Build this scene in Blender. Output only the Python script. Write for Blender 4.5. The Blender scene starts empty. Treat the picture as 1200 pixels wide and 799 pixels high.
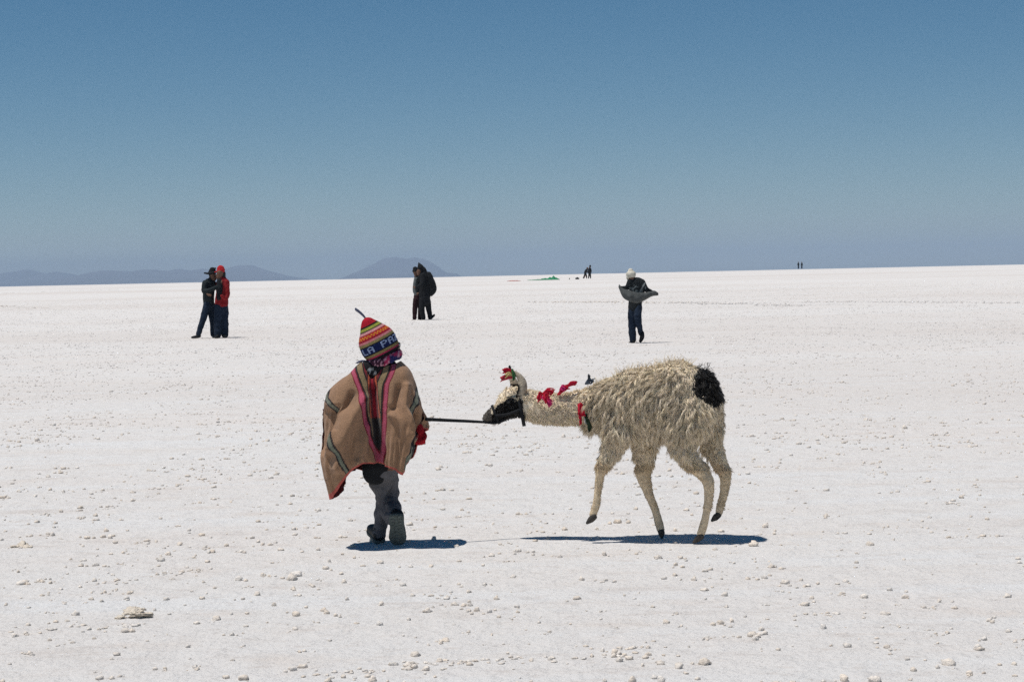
import bpy, bmesh, math, random
import numpy as np
from mathutils import Vector, noise
random.seed(11)
rng = np.random.default_rng(11)
SC = bpy.context.scene
COL = SC.collection
R = math.radians

# ------------------------------------------------------------------ camera
CAM_H = 1.35
FPX = 2333.0                       # focal length in pixels of a 1200 px wide picture
PITCH = math.atan(76.5 / FPX)
ROLL = math.atan(26.0 / 1200.0)
cd = bpy.data.cameras.new('camera')
cam = bpy.data.objects.new('camera', cd)
COL.objects.link(cam)
cd.sensor_width = 36.0
cd.lens = 36.0 * FPX / 1200.0
cd.clip_start = 0.1
cd.clip_end = 200000.0
cF = Vector((0, math.cos(PITCH), -math.sin(PITCH)))
u0 = Vector((0, math.sin(PITCH), math.cos(PITCH)))
r0 = Vector((1, 0, 0))
cR = r0 * math.cos(ROLL) - u0 * math.sin(ROLL)
cU = u0 * math.cos(ROLL) + r0 * math.sin(ROLL)
from mathutils import Matrix
m = Matrix(((cR.x, cU.x, -cF.x, 0), (cR.y, cU.y, -cF.y, 0), (cR.z, cU.z, -cF.z, CAM_H), (0, 0, 0, 1)))
cam.matrix_world = m
SC.camera = cam

# ------------------------------------------------------------------ sun and sky
SUN = Vector((-0.29, -0.08, 1.0)).normalized()       # towards the sun
ELEV = math.asin(SUN.z)
AZ = math.atan2(SUN.x, SUN.y)
w = bpy.data.worlds.new('World')
SC.world = w
w.use_nodes = True
nt = w.node_tree
nt.nodes.clear()
sky = nt.nodes.new('ShaderNodeTexSky')
sky.sky_type = 'NISHITA'
sky.sun_disc = False
sky.sun_elevation = ELEV
sky.sun_rotation = AZ
sky.altitude = 3600
sky.air_density = 1.0
sky.dust_density = 0.6
sky.ozone_density = 1.0
bg = nt.nodes.new('ShaderNodeBackground')
bg.inputs[1].default_value = 0.05
wo = nt.nodes.new('ShaderNodeOutputWorld')
hs = nt.nodes.new('ShaderNodeHueSaturation'); hs.inputs['Hue'].default_value = 0.49; hs.inputs['Saturation'].default_value = 1.38; hs.inputs['Value'].default_value = 1.17
nt.links.new(sky.outputs[0], hs.inputs['Color']); nt.links.new(hs.outputs[0], bg.inputs[0])
nt.links.new(bg.outputs[0], wo.inputs[0])
ld = bpy.data.lights.new('sun', 'SUN')
ld.energy = 3.75
ld.angle = R(0.53)
ld.color = (1.0, 0.965, 0.915)
sun = bpy.data.objects.new('sun', ld)
COL.objects.link(sun)
sun.location = (0, 0, 60)
sun.rotation_euler = SUN.to_track_quat('Z', 'Y').to_euler()
SC.view_settings.view_transform = 'Standard'
SC.view_settings.look = 'None'
SC.view_settings.exposure = 0.04
SC.view_settings.gamma = 1.0
SC.cycles.use_denoising = False
SC.cycles.max_bounces = 8
SC.cycles.volume_bounces = 2

# ------------------------------------------------------------------ helpers
GY = [-1000, 50, 62, 233, 330, 500, 1000, 40000]
GZ = [0, 0, 0.05, 0.75, 1.05, 1.29, 1.33, 1.33]
def gz(y): return float(np.interp(y, GY, GZ))

def at(px, py, Y):
    d = cF + cR * ((px - 600) / FPX) - cU * ((py - 399.5) / FPX)
    return Vector((0, 0, CAM_H)) + d * (Y / d.y)
def ground(px, py):
    d = cF + cR * ((px - 600) / FPX) - cU * ((py - 399.5) / FPX)
    return Vector((0, 0, CAM_H)) + d * (-CAM_H / d.z)
def proj(p):
    q = Vector(p) - Vector((0, 0, CAM_H))
    z = q.dot(cF)
    return 600 + FPX * q.dot(cR) / z, 399.5 - FPX * q.dot(cU) / z
def proj_np(V):
    q = V - np.array((0, 0, CAM_H))
    z = q @ np.array(cF)
    return 600 + FPX * (q @ np.array(cR)) / z, 399.5 - FPX * (q @ np.array(cU)) / z
def foot(px, Y):
    """pixel row where the flat ground at depth Y shows in column px"""
    p = Vector(at(px, 600, Y)); p.z = 0
    return proj(p)[1]

def lin(r, g, b):
    f = lambda c: c / 12.92 if c <= 0.04045 else ((c + 0.055) / 1.055) ** 2.4
    return (f(r / 255), f(g / 255), f(b / 255))

def smooth01(x, a, b):
    t = np.clip((x - a) / (b - a), 0, 1)
    return t * t * (3 - 2 * t)

def link(o, parent=None):
    COL.objects.link(o)
    if parent is not None:
        o.parent = parent
        o.matrix_parent_inverse = parent.matrix_world.inverted()
    return o

def thing(name, label, cat, loc, group=None):
    o = bpy.data.objects.new(name, None)
    o.empty_display_size = 0.1
    o.location = loc
    o['label'] = label
    o['category'] = cat
    if group: o['group'] = group
    COL.objects.link(o)
    bpy.context.view_layer.update()
    return o

def tag(o, label, cat, group=None):
    o['label'] = label; o['category'] = cat
    if group: o['group'] = group
    return o

def put(name, mesh, mat, parent=None, smooth=True):
    if mesh is None: return None
    mats = mat if isinstance(mat, (list, tuple)) else [mat]
    mesh.materials.clear()
    for mm in mats: mesh.materials.append(mm)
    if smooth: mesh.polygons.foreach_set('use_smooth', [True] * len(mesh.polygons))
    mesh.name = name
    return link(bpy.data.objects.new(name, mesh), parent)

def mk_mesh(V, F):
    me = bpy.data.meshes.new('m')
    me.from_pydata([tuple(v) for v in V], [], F)
    me.update()
    return me

def vcol(me, C):
    a = me.color_attributes.new('Col', 'FLOAT_COLOR', 'POINT')
    C = np.asarray(C, dtype=np.float32)
    if C.shape[1] == 3: C = np.hstack([C, np.ones((len(C), 1), np.float32)])
    a.data.foreach_set('color', C.ravel())

def verts(me):
    V = np.empty(len(me.vertices) * 3, np.float32); me.vertices.foreach_get('co', V)
    return V.reshape(-1, 3).astype(float)
def set_verts(me, V):
    me.vertices.foreach_set('co', np.asarray(V, np.float32).ravel()); me.update()
def normals(me):
    N = np.empty(len(me.vertices) * 3, np.float32); me.vertices.foreach_get('normal', N)
    return N.reshape(-1, 3).astype(float)

def catmull(P, k):
    P = np.asarray(P, float)
    if len(P) < 3 or k < 2:
        out = [P[i] + (P[i + 1] - P[i]) * j / k for i in range(len(P) - 1) for j in range(k)]
        return np.array(out + [P[-1]])
    Q = np.vstack([2 * P[0] - P[1], P, 2 * P[-1] - P[-2]])
    out = []
    for i in range(1, len(Q) - 2):
        for j in range(k):
            t = j / k
            a, b, c, d = Q[i - 1], Q[i], Q[i + 1], Q[i + 2]
            out.append(0.5 * (2 * b + (c - a) * t + (2 * a - 5 * b + 4 * c - d) * t * t + (3 * b - a - 3 * c + d) * t ** 3))
    out.append(Q[-2])
    return np.array(out)

def tube(pts, seg=16, k=5, axis=(0, 1, 0)):
    """pts: rows (x,y,z,ra,rb): ra across the picture, rb along axis. Closed, round ended."""
    P = np.array([list(p) + ([p[3]] if len(p) == 4 else []) for p in pts], float)
    S = catmull(P, k)
    n = len(S)
    T = np.gradient(S[:, :3], axis=0)
    T /= np.linalg.norm(T, axis=1)[:, None] + 1e-12
    ax = np.array(axis, float)
    rings = []
    def ring(c, t, ra, rb):
        side = np.cross(t, ax); l = np.linalg.norm(side)
        side = side / l if l > 1e-4 else np.array((1., 0, 0))
        dep = np.cross(side, t)
        a = np.arange(seg) * 2 * math.pi / seg
        return c + np.outer(np.cos(a), side) * ra + np.outer(np.sin(a), dep) * rb
    def cap(i, sgn):
        out = []
        r = min(S[i, 3], S[i, 4])
        for th in (30, 55, 75):
            out.append(ring(S[i, :3] + sgn * T[i] * r * math.sin(R(th)), T[i], S[i, 3] * math.cos(R(th)), S[i, 4] * math.cos(R(th))))
        return out, S[i, :3] + sgn * T[i] * r
    c0, p0 = cap(0, -1); c1, p1 = cap(n - 1, 1)
    rings = c0[::-1] + [ring(S[i, :3], T[i], max(S[i, 3], 1e-4), max(S[i, 4], 1e-4)) for i in range(n)] + c1
    V = np.vstack(rings + [p0[None], p1[None]])
    F = []
    nr = len(rings)
    for i in range(nr - 1):
        for j in range(seg):
            a = i * seg + j; b = i * seg + (j + 1) % seg
            F.append((a, b, b + seg, a + seg))
    for j in range(seg):
        F.append((nr * seg, (j + 1) % seg, j))
        F.append((nr * seg + 1, (nr - 1) * seg + j, (nr - 1) * seg + (j + 1) % seg))
    return V, F

def ellipsoid(c, r, rot=None, n=16):
    V = []; F = []
    for i in range(n + 1):
        th = math.pi * i / n
        for j in range(2 * n):
            ph = math.pi * j / n
            V.append((math.sin(th) * math.cos(ph), math.sin(th) * math.sin(ph), math.cos(th)))
    V = np.array(V) * np.array(r)
    if rot is not None: V = V @ np.array(rot.to_3x3()).T
    V = V + np.array(c)
    for i in range(n):
        for j in range(2 * n):
            a = i * 2 * n + j; b = i * 2 * n + (j + 1) % (2 * n)
            F.append((a, b, b + 2 * n, a + 2 * n))
    return V, F

def merge(shapes):
    V = []; F = []; o = 0
    for v, f in shapes:
        V.append(np.asarray(v, float)); F += [tuple(i + o for i in q) for q in f]; o += len(v)
    return np.vstack(V), F

def union(shapes, voxel, it=4, fac=0.5):
    """one continuous skin round overlapping closed shapes"""
    V, F = merge(shapes)
    c0 = V.mean(0)
    me = mk_mesh(V - c0, F)
    bm = bmesh.new(); bm.from_mesh(me)
    bmesh.ops.remove_doubles(bm, verts=bm.verts, dist=1e-6)
    bmesh.ops.recalc_face_normals(bm, faces=bm.faces)
    bm.to_mesh(me); bm.free()
    o = bpy.data.objects.new('tmp', me); COL.objects.link(o)
    r = o.modifiers.new('r', 'REMESH'); r.mode = 'VOXEL'; r.voxel_size = voxel; r.adaptivity = 0
    if it:
        s = o.modifiers.new('s', 'SMOOTH'); s.factor = fac; s.iterations = it
    dg = bpy.context.evaluated_depsgraph_get()
    out = bpy.data.meshes.new_from_object(o.evaluated_get(dg))
    bpy.data.objects.remove(o); bpy.data.meshes.remove(me)
    set_verts(out, verts(out) + c0)
    return out

def nz(p, s, seed=0.0):
    return noise.noise(Vector((p[0] * s + seed, p[1] * s - seed * 0.7, p[2] * s + seed * 1.3)))

# ------------------------------------------------------------------ materials
def mat(name, col=None, rough=0.9, attr=False, var=0.12, vscale=40.0, bump=0.0, bscale=80.0, spec=0.25, sheen=0.0):
    ma = bpy.data.materials.new(name); ma.use_nodes = True
    t = ma.node_tree; b = t.nodes['Principled BSDF']
    b.inputs['Roughness'].default_value = rough
    b.inputs['Specular IOR Level'].default_value = spec
    if sheen: b.inputs['Sheen Weight'].default_value = sheen
    tc = t.nodes.new('ShaderNodeTexCoord')
    if attr:
        a = t.nodes.new('ShaderNodeAttribute'); a.attribute_name = 'Col'; src = a.outputs['Color']
    else:
        a = t.nodes.new('ShaderNodeRGB'); a.outputs[0].default_value = (*col, 1); src = a.outputs[0]
    n = t.nodes.new('ShaderNodeTexNoise'); n.inputs['Scale'].default_value = vscale; n.inputs['Detail'].default_value = 4
    t.links.new(tc.outputs['Object'], n.inputs['Vector'])
    mr = t.nodes.new('ShaderNodeMapRange')
    mr.inputs[1].default_value = 0.3; mr.inputs[2].default_value = 0.7
    mr.inputs[3].default_value = 1 - var; mr.inputs[4].default_value = 1 + var
    t.links.new(n.outputs['Fac'], mr.inputs[0])
    mx = t.nodes.new('ShaderNodeVectorMath'); mx.operation = 'SCALE'
    t.links.new(src, mx.inputs[0]); t.links.new(mr.outputs[0], mx.inputs['Scale'])
    t.links.new(mx.outputs[0], b.inputs['Base Color'])
    if bump:
        n2 = t.nodes.new('ShaderNodeTexNoise'); n2.inputs['Scale'].default_value = bscale; n2.inputs['Detail'].default_value = 5
        t.links.new(tc.outputs['Object'], n2.inputs['Vector'])
        bp = t.nodes.new('ShaderNodeBump'); bp.inputs['Strength'].default_value = bump; bp.inputs['Distance'].default_value = 0.01
        t.links.new(n2.outputs['Fac'], bp.inputs['Height']); t.links.new(bp.outputs[0], b.inputs['Normal'])
    return ma

M = {}
M['skin'] = mat('skin', (0.15, 0.078, 0.050), 0.6, var=0.08)
M['black'] = mat('black_cloth', (0.010, 0.011, 0.013), 0.95, bump=0.4)
M['darkjacket'] = mat('dark_jacket_cloth', (0.014, 0.020, 0.022), 0.9, bump=0.4)
M['redcloth'] = mat('red_cloth', (0.22, 0.010, 0.013), 0.9, bump=0.4)
M['redcap'] = mat('red_cap_cloth', (0.42, 0.015, 0.02), 0.9)
M['jeans'] = mat('dark_denim', (0.011, 0.020, 0.038), 0.95, var=0.3, vscale=14, bump=0.3)
M['maroon'] = mat('maroon_cloth', (0.025, 0.007, 0.009), 0.95)
M['greycloth'] = mat('grey_cloth', (0.075, 0.080, 0.078), 0.9, var=0.2, vscale=20, bump=0.3)
M['greysleeve'] = mat('grey_sleeve_cloth', (0.10, 0.11, 0.11), 0.9, var=0.3, vscale=12)
M['whiteknit'] = mat('white_knit', (0.60, 0.56, 0.47), 0.95, var=0.15, vscale=30, bump=0.5)
M['shoe'] = mat('black_leather', (0.012, 0.013, 0.014), 0.6, bump=0.2)
M['rubber'] = mat('grey_rubber_sole', (0.10, 0.118, 0.110), 0.85, var=0.25, vscale=60, bump=0.6, bscale=120)
M['trouser'] = mat('charcoal_trouser_cloth', (0.112, 0.110, 0.117), 0.95, var=0.15, vscale=25, bump=0.5, bscale=60)
M['hair'] = mat('black_hair', (0.012, 0.010, 0.009), 0.5)
M['glove'] = mat('red_knit', (0.38, 0.012, 0.022), 0.95, bump=0.5, bscale=200)
M['rope'] = mat('black_rope', (0.010, 0.011, 0.013), 0.8, bump=0.5, bscale=200)
M['plastic'] = mat('black_plastic', (0.01, 0.01, 0.01), 0.25, spec=0.5)
M['vc'] = mat('dyed_wool', attr=True, rough=0.95, var=0.14, vscale=180, bump=0.5, bscale=350)

# ------------------------------------------------------------------ terrain
ys = np.concatenate([[-900, -200, -40, -5], np.arange(0, 60, 4.0), np.arange(60, 520, 12.0), [600, 800, 1200, 2000, 4000, 8000, 12000, 16900]])
xs = np.array([-11900, -3000, -600, -120, -30, 0, 30, 120, 600, 3000, 11900.])
V = []; F = []
for y in ys:
    for x in xs: V.append((x, y, gz(y)))
nx = len(xs)
for i in range(len(ys) - 1):
    for j in range(nx - 1):
        a = i * nx + j; F.append((a, a + 1, a + 1 + nx, a + nx))
gm = bpy.data.materials.new('salt_crust'); gm.use_nodes = True
t = gm.node_tree; b = t.nodes['Principled BSDF']
b.inputs['Roughness'].default_value = 0.95; b.inputs['Specular IOR Level'].default_value = 0.1
tc = t.nodes.new('ShaderNodeTexCoord')
def noise_node(scale, detail=4, stretch=(1, 1, 1), rough=0.55):
    mp = t.nodes.new('ShaderNodeMapping'); mp.inputs['Scale'].default_value = stretch
    t.links.new(tc.outputs['Object'], mp.inputs['Vector'])
    n = t.nodes.new('ShaderNodeTexNoise'); n.inputs['Scale'].default_value = scale; n.inputs['Detail'].default_value = detail
    n.inputs['Roughness'].default_value = rough
    t.links.new(mp.outputs[0], n.inputs['Vector'])
    return n
def ramp(src, a, b_):
    mr = t.nodes.new('ShaderNodeMapRange'); mr.inputs[1].default_value = a; mr.inputs[2].default_value = b_
    t.links.new(src, mr.inputs[0]); return mr.outputs[0]
def mixc(fac, c1, c2):
    mx = t.nodes.new('ShaderNodeMix'); mx.data_type = 'RGBA'
    t.links.new(fac, mx.inputs[0])
    for k, c in ((6, c1), (7, c2)):
        if isinstance(c, tuple): mx.inputs[k].default_value = (*c, 1)
        else: t.links.new(c, mx.inputs[k])
    return mx.outputs[2]
n1 = noise_node(0.35, 5, (0.5, 1.0, 1))
n2 = noise_node(2.2, 6, (0.7, 1.2, 1))
n3 = noise_node(26, 4)
c = mixc(ramp(n1.outputs['Fac'], 0.35, 0.68), (0.755, 0.73, 0.70), (0.755, 0.71, 0.67))
c = mixc(ramp(n2.outputs['Fac'], 0.55, 0.78), c, (0.70, 0.63, 0.57))
c = mixc(ramp(n3.outputs['Fac'], 0.60, 0.74), c, (0.60, 0.56, 0.52))
n4 = noise_node(1.1, 5, (0.14, 1.7, 1))
c = mixc(ramp(n4.outputs['Fac'], 0.48, 0.72), c, (0.765, 0.755, 0.74))
n5 = noise_node(75, 3)
c = mixc(ramp(n5.outputs['Fac'], 0.58, 0.72), c, (0.61, 0.58, 0.555))
n6 = noise_node(0.035, 6, (0.35, 1.0, 1), 0.6)
c = mixc(ramp(n6.outputs['Fac'], 0.46, 0.70), c, (0.66, 0.605, 0.56))
n7 = noise_node(9.0, 7, (0.8, 1.3, 1), 0.7)
c = mixc(ramp(n7.outputs['Fac'], 0.54, 0.72), c, (0.64, 0.585, 0.54))
n8 = noise_node(1.6, 8, (0.5, 1.6, 1), 0.75)
c = mixc(ramp(n8.outputs['Fac'], 0.56, 0.74), c, (0.60, 0.54, 0.495))
t.links.new(c, b.inputs['Base Color'])
nb = noise_node(34, 6, rough=0.65)
nb2 = noise_node(6, 5)
add = t.nodes.new('ShaderNodeMath'); add.operation = 'MULTIPLY_ADD'
t.links.new(nb2.outputs['Fac'], add.inputs[0]); add.inputs[1].default_value = 2.5
t.links.new(nb.outputs['Fac'], add.inputs[2])
bp = t.nodes.new('ShaderNodeBump'); bp.inputs['Strength'].default_value = 0.9; bp.inputs['Distance'].default_value = 0.022
t.links.new(add.outputs[0], bp.inputs['Height']); t.links.new(bp.outputs[0], b.inputs['Normal'])
g = put('ground', mk_mesh(V, F), gm, smooth=True); g['kind'] = 'structure'

# ---- far hills -------------------------------------------------------------
hm = mat('bare_hill_rock', (0.10, 0.085, 0.09), 1.0, var=0.25, vscale=0.004, spec=0.0)
def hill(prof, Y, name='hills', depth=1500, seed=0.0):
    prof = sorted(prof)
    X0, X1 = prof[0][0], prof[-1][0]
    nxs = 160; nys = 24
    V = []; F = []
    for i in range(nxs + 1):
        px = X0 + (X1 - X0) * i / nxs
        py = np.interp(px, [q[0] for q in prof], [q[1] for q in prof])
        hor = 323 - (px - 600) * 26 / 1200
        top = (hor - py) / FPX * Y + gz(Y) - 1.0
        base = at(px, hor, Y)
        for j in range(nys + 1):
            s = j / nys * 2 - 1
            yy = Y + s * depth
            prof_h = max(0.0, 1 - abs(s) ** 1.25)
            h = top * prof_h
            nn = 1 + 0.35 * nz((base.x, yy, 0), 1 / 420, seed) * (abs(s) ** 0.5) + 0.16 * nz((base.x, yy, 5), 1 / 140, seed)
            V.append((base.x, yy, gz(Y) - 2.0 + max(0, h) * (nn if abs(s) > 0.02 else 1 + 0.10 * nz((base.x, yy, 5), 1 / 150, seed) + 0.06 * nz((base.x, yy, 5), 1 / 60, seed))))
    for i in range(nxs):
        for j in range(nys):
            a = i * (nys + 1) + j
            F.append((a, a + nys + 1, a + nys + 2, a + 1))
    o = put(name, mk_mesh(V, F), hm); o['kind'] = 'structure'
    return o
hill([(-160, 341), (-110, 326), (-70, 329), (-30, 322), (0, 325), (22, 318), (36, 316), (52, 321), (66, 318), (84, 321), (100, 325), (118, 331), (128, 334)], 13800, seed=3)
hill([(70, 337), (92, 326), (105, 321), (118, 318), (135, 317), (160, 318), (175, 316), (196, 317.5), (212, 315), (228, 318), (240, 315), (255, 316), (268, 315), (285, 310), (297, 312), (312, 317), (325, 320), (340, 324), (352, 330)], 12500, seed=7)
hill([(404, 328), (413, 322), (428, 314), (444, 306), (455, 303), (464, 301.5), (474, 303), (488, 302), (500, 304.5), (508, 309), (517, 315), (523, 319.5), (535, 320.5), (542, 326)], 12800, depth=1200, seed=12)
hill([(712, 321.5), (722, 318.5), (730, 317.8), (740, 321)], 14500, depth=700, seed=15)

# ---- the air ---------------------------------------------------------------
hz = bpy.data.materials.new('haze_air'); hz.use_nodes = True
t2 = hz.node_tree; t2.nodes.clear()
pv = t2.nodes.new('ShaderNodeVolumePrincipled')
pv.inputs['Color'].default_value = (0.355, 0.465, 0.61, 1)
pv.inputs['Density'].default_value = 0.000135
pv.inputs['Anisotropy'].default_value = 0.0
mo = t2.nodes.new('ShaderNodeOutputMaterial'); t2.links.new(pv.outputs[0], mo.inputs['Volume'])
bx = [(x, y, z) for x in (-12000, 12000) for y in (-1000, 17000) for z in (-3.0, 190.0)]
o = put('haze', mk_mesh(bx, [(0, 1, 3, 2), (4, 6, 7, 5), (0, 4, 5, 1), (2, 3, 7, 6), (0, 2, 6, 4), (1, 5, 7, 3)]), hz, smooth=False)
o['kind'] = 'stuff'

# ------------------------------------------------------------------ salt nodules
def ico(sub):
    bm = bmesh.new(); bmesh.ops.create_icosphere(bm, subdivisions=sub, radius=1)
    V = np.array([v.co[:] for v in bm.verts]); F = [tuple(v.index for v in f.verts) for f in bm.faces]; bm.free()
    return V, F
I0, I1 = ico(1), ico(2)
def lump_shape(base, seed, amp=0.6):
    V, F = base
    s = np.array([1 + amp * nz(v, 1.3, seed) + 0.4 * nz(v, 2.7, seed + 4) for v in V])
    return V * s[:, None], F
near_kinds = [lump_shape(I1, 10 + i * 3.7) for i in range(8)]
far_kinds = [lump_shape(I0, 60 + i * 2.9) for i in range(6)]
V = []; F = []; C = []; off = 0
def add_lump(x, y, wd, ht, near=True):
    global off
    v, f = random.choice(near_kinds if near else far_kinds)
    a = random.uniform(0, 6.28); ca, sa = math.cos(a), math.sin(a)
    w2 = wd * random.uniform(0.6, 1.0)
    q = v * np.array((wd, w2, ht))
    q = np.stack([q[:, 0] * ca - q[:, 1] * sa + x, q[:, 0] * sa + q[:, 1] * ca + y, q[:, 2] + gz(y) + ht * 0.3], 1)
    V.append(q); F.extend([tuple(i + off for i in t_) for t_ in f]); off += len(v)
    k = random.uniform(0.9, 1.06); wm = random.uniform(0.0, 1.0)
    fd = min(1.0, max(0.0, (y - 14) / 22.0)) if y < 80 else 0.3
    C.append(np.tile(((1 - fd) * np.array((0.80, 0.745 - 0.05 * wm, 0.685 - 0.10 * wm)) + fd * np.array((0.76, 0.725 - 0.03 * wm, 0.69 - 0.05 * wm))) * k, (len(v), 1)))
n_try = 300000
for i in range(n_try):
    y = 5.2 + 125 * random.random() ** 1.25
    x = random.uniform(-1, 1) * (y * 0.30 + 0.8)
    dens = 0.5 + 0.9 * noise.noise(Vector((x * 0.8, y * 0.35, 0))) + 0.6 * noise.noise(Vector((x * 2.6, y * 1.6, 7)))
    p = 0.085 * y / 7.0 if y < 60 else 0.6
    if random.random() > max(0.03, dens) * min(1, p): continue
    s = abs(random.gauss(0, 1))
    wd = 0.0034 + 0.0068 * s if random.random() < 0.975 else random.uniform(0.013, 0.019)
    ht = wd * random.uniform(0.5, 0.85)
    add_lump(x, y, wd, ht, y < 18)
    if random.random() < 0.28:
        for q in range(random.randint(1, 4)):
            w3 = wd * random.uniform(0.4, 0.8)
            add_lump(x + random.gauss(0, wd * 2.5), y + random.gauss(0, wd * 2.5), w3, w3 * 0.7, y < 18)
# broken crust ridges: strings of nodules along wandering lines
def ridge(p0, p1, n, w0, w1, spread=0.03, wav=0.1):
    s0 = random.uniform(0, 100)
    for i in range(n):
        tt = (i + random.random()) / n
        if noise.noise(Vector((tt * 9, s0, 3))) < -0.08 and random.random() < 0.85: continue
        x = p0[0] + (p1[0] - p0[0]) * tt; y = p0[1] + (p1[1] - p0[1]) * tt
        y += wav * noise.noise(Vector((tt * 5, s0, 0))) * 2 + random.gauss(0, spread)
        x += random.gauss(0, spread)
        wd = random.uniform(w0, w1) * random.uniform(0.6, 1)
        add_lump(x, y, wd, wd * random.uniform(0.35, 0.7), y < 18)
def gp(px, py):
    p = ground(px, py)
    return (p.x, p.y)
for a, b_, n, sp in (((118, 685), (245, 666), 46, .03), ((5, 744), (160, 731), 38, .03), ((445, 783), (655, 770), 70, .03), ((360, 792), (445, 786), 24, .03), ((655, 772), (780, 768), 22, .04),
                     ((480, 668), (500, 664), 10, .04), ((500, 700), (530, 697), 14, .05), ((925, 721), (1000, 719), 16, .03), ((1110, 630), (1180, 628), 26, .03), ((35, 604), (65, 602), 12, .03),
                     ((206, 485), (260, 485), 40, .05), ((1040, 625), (1100, 618), 20, .1), ((700, 765), (760, 752), 14, .05)):
    ridge(gp(*a), gp(*b_), n, 0.006, 0.016, sp, 0.06)
for (x0, y0, x1, y1, n, w0, w1) in ((630, 358, 800, 358.5, 420, .03, .075), (800, 358, 925, 361, 420, .03, .07), (925, 357, 1200, 357, 420, .025, .06), (0, 351, 160, 346, 260, .03, .06), (-40, 363, 50, 366, 240, .025, .06), (270, 346, 400, 343, 160, .03, .06), (100, 356, 400, 352, 200, .02, .04)):
    ridge(gp(x0, y0), gp(x1, y1), n, w0, w1, 0.45, 0.8)
Vn = np.vstack(V); me = mk_mesh(Vn, F); vcol(me, np.vstack(C))
lm = mat('salt_nodule_crust', attr=True, rough=0.95, var=0.12, vscale=90, bump=0.6, bscale=160, spec=0.1)
o = put('salt_nodules', me, lm); o['kind'] = 'stuff'

# the two broken slabs that stand out
def chunk(px, py, bits, label):
    p = ground(px, py)
    sh = []
    for (dx, dy, wx, wy, h, tilt, yaw) in bits:
        v, f = lump_shape(ico(4), random.uniform(0, 99), 0.7)
        v = v * np.array([1 + 0.18 * nz(q, 6, 2) + 0.10 * nz(q, 13, 5) for q in v])[:, None]
        rot = Matrix.Rotation(R(yaw), 3, 'Z') @ Matrix.Rotation(R(tilt), 3, 'X')
        v = (v * np.array((wx * .78, wy * .8, h * .85))) @ np.array(rot).T + np.array((p.x + dx * .8, p.y + dy, h * 0.45))
        sh.append((v, f))
    vv, ff = merge(sh)
    me = mk_mesh(vv, ff); vcol(me, np.tile((0.68, 0.60, 0.50), (len(vv), 1)))
    tag(put('salt_chunk', me, lm), label, 'salt chunk')
chunk(157, 722, [(-.03, .07, .045, .05, .011, 16, 20), (.04, -.01, .05, .06, .010, -14, -10), (.015, .035, .03, .03, .014, -22, 30), (-.06, -.04, .025, .03, .007, 6, 0), (.0, .15, .03, .025, .008, 0, 40), (-.035, .18, .02, .02, .008, 0, 0), (.07, .03, .018, .02, .008, 0, 0)],
      'broken upturned slab of salt crust, largest lump in the left foreground')
chunk(24, 641, [(0, .03, .035, .04, .013, 18, 10), (-.04, 0, .025, .03, .008, 0, 30), (.05, -.01, .03, .03, .007, 8, -20), (.02, .05, .02, .02, .009, 0, 0)],
      'small brownish broken crust lump near the left edge, beyond the largest slab')

# ------------------------------------------------------------------ llama
LY = 9.98
def ly(px, lat): return LY + (770 - px) / 233.0 * 0.20 + lat
def lp(px, py, lat, ra, rb=None):
    """llama joint: pixel column/row of the joint, lateral offset (+ = far side), radii in pixels"""
    Y = ly(px, lat); p = at(px, py, Y); s = Y / FPX
    return (p.x, p.y, p.z, ra * s, (rb if rb is not None else ra) * s)
def on_ground(px, lat, ra, rb=None, lift=0.0):
    Y = ly(px, lat); py = foot(px, Y); s = Y / FPX
    return lp(px, py - ra - lift, lat, ra, rb)

torso = [lp(706, 474, 0, 25, 22), lp(722, 475, 0, 35, 27), lp(745, 474, 0, 40, 31), lp(772, 472, 0, 42, 33), lp(796, 467, 0, 43, 33), lp(811, 468, -.01, 37, 31), lp(824, 470, -.02, 26, 23)]
neck = [lp(724, 474, 0, 27, 21), lp(704, 475, 0, 24, 18), lp(684, 477, 0, 20, 15), lp(660, 479, 0, 18, 13), lp(636, 478, 0, 18, 13), lp(618, 474, 0, 17, 13)]
head = [lp(616, 473, 0, 17, 13), lp(604, 473, 0, 15.5, 13), lp(594, 478, 0, 13.5, 11), lp(584, 484, 0, 10.5, 9), lp(576, 487.5, 0, 8.2, 8), lp(571.5, 489.5, 0, 6.4, 6.5)]
mane = [lp(604, 463, 0, 10, 9), lp(596, 464, 0, 9, 8), lp(588, 470, 0, 6, 6)]
nf_t = lp(726, 500, -.075, 17, 13)
near_front = [nf_t, lp(722, 517, -.085, 13, 10), lp(713, 533, -.085, 9.5, 8), lp(705.5, 547, -.085, 7, 7), lp(702, 562, -.085, 5.0, 5), lp(700, 580, -.085, 4.3, 4.5), lp(697.5, 595, -.085, 4.8, 5), lp(694.5, 603, -.085, 4.5, 5)]
far_front = [lp(750, 500, .07, 15, 12), lp(755, 520, .07, 12.5, 10), lp(755, 540, .07, 10.5, 9), lp(754, 558, .07, 8.5, 8), lp(760, 577, .07, 5.8, 6), lp(768, 598, .07, 4.8, 5), lp(772, 612, .07, 5.4, 5), lp(774.5, 621, .07, 5, 5)]
near_hind = [lp(813, 478, -.085, 26, 17), lp(803, 503, -.095, 24, 14), lp(800, 523, -.095, 14, 11), lp(810, 540, -.095, 11, 8), lp(824, 555, -.095, 8.5, 7), lp(830, 565, -.095, 7, 7), lp(830.5, 580, -.095, 5.6, 6), lp(828, 600, -.095, 4.8, 5), lp(824, 617, -.095, 5.2, 5), lp(821, 626, -.095, 5, 5)]
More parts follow.
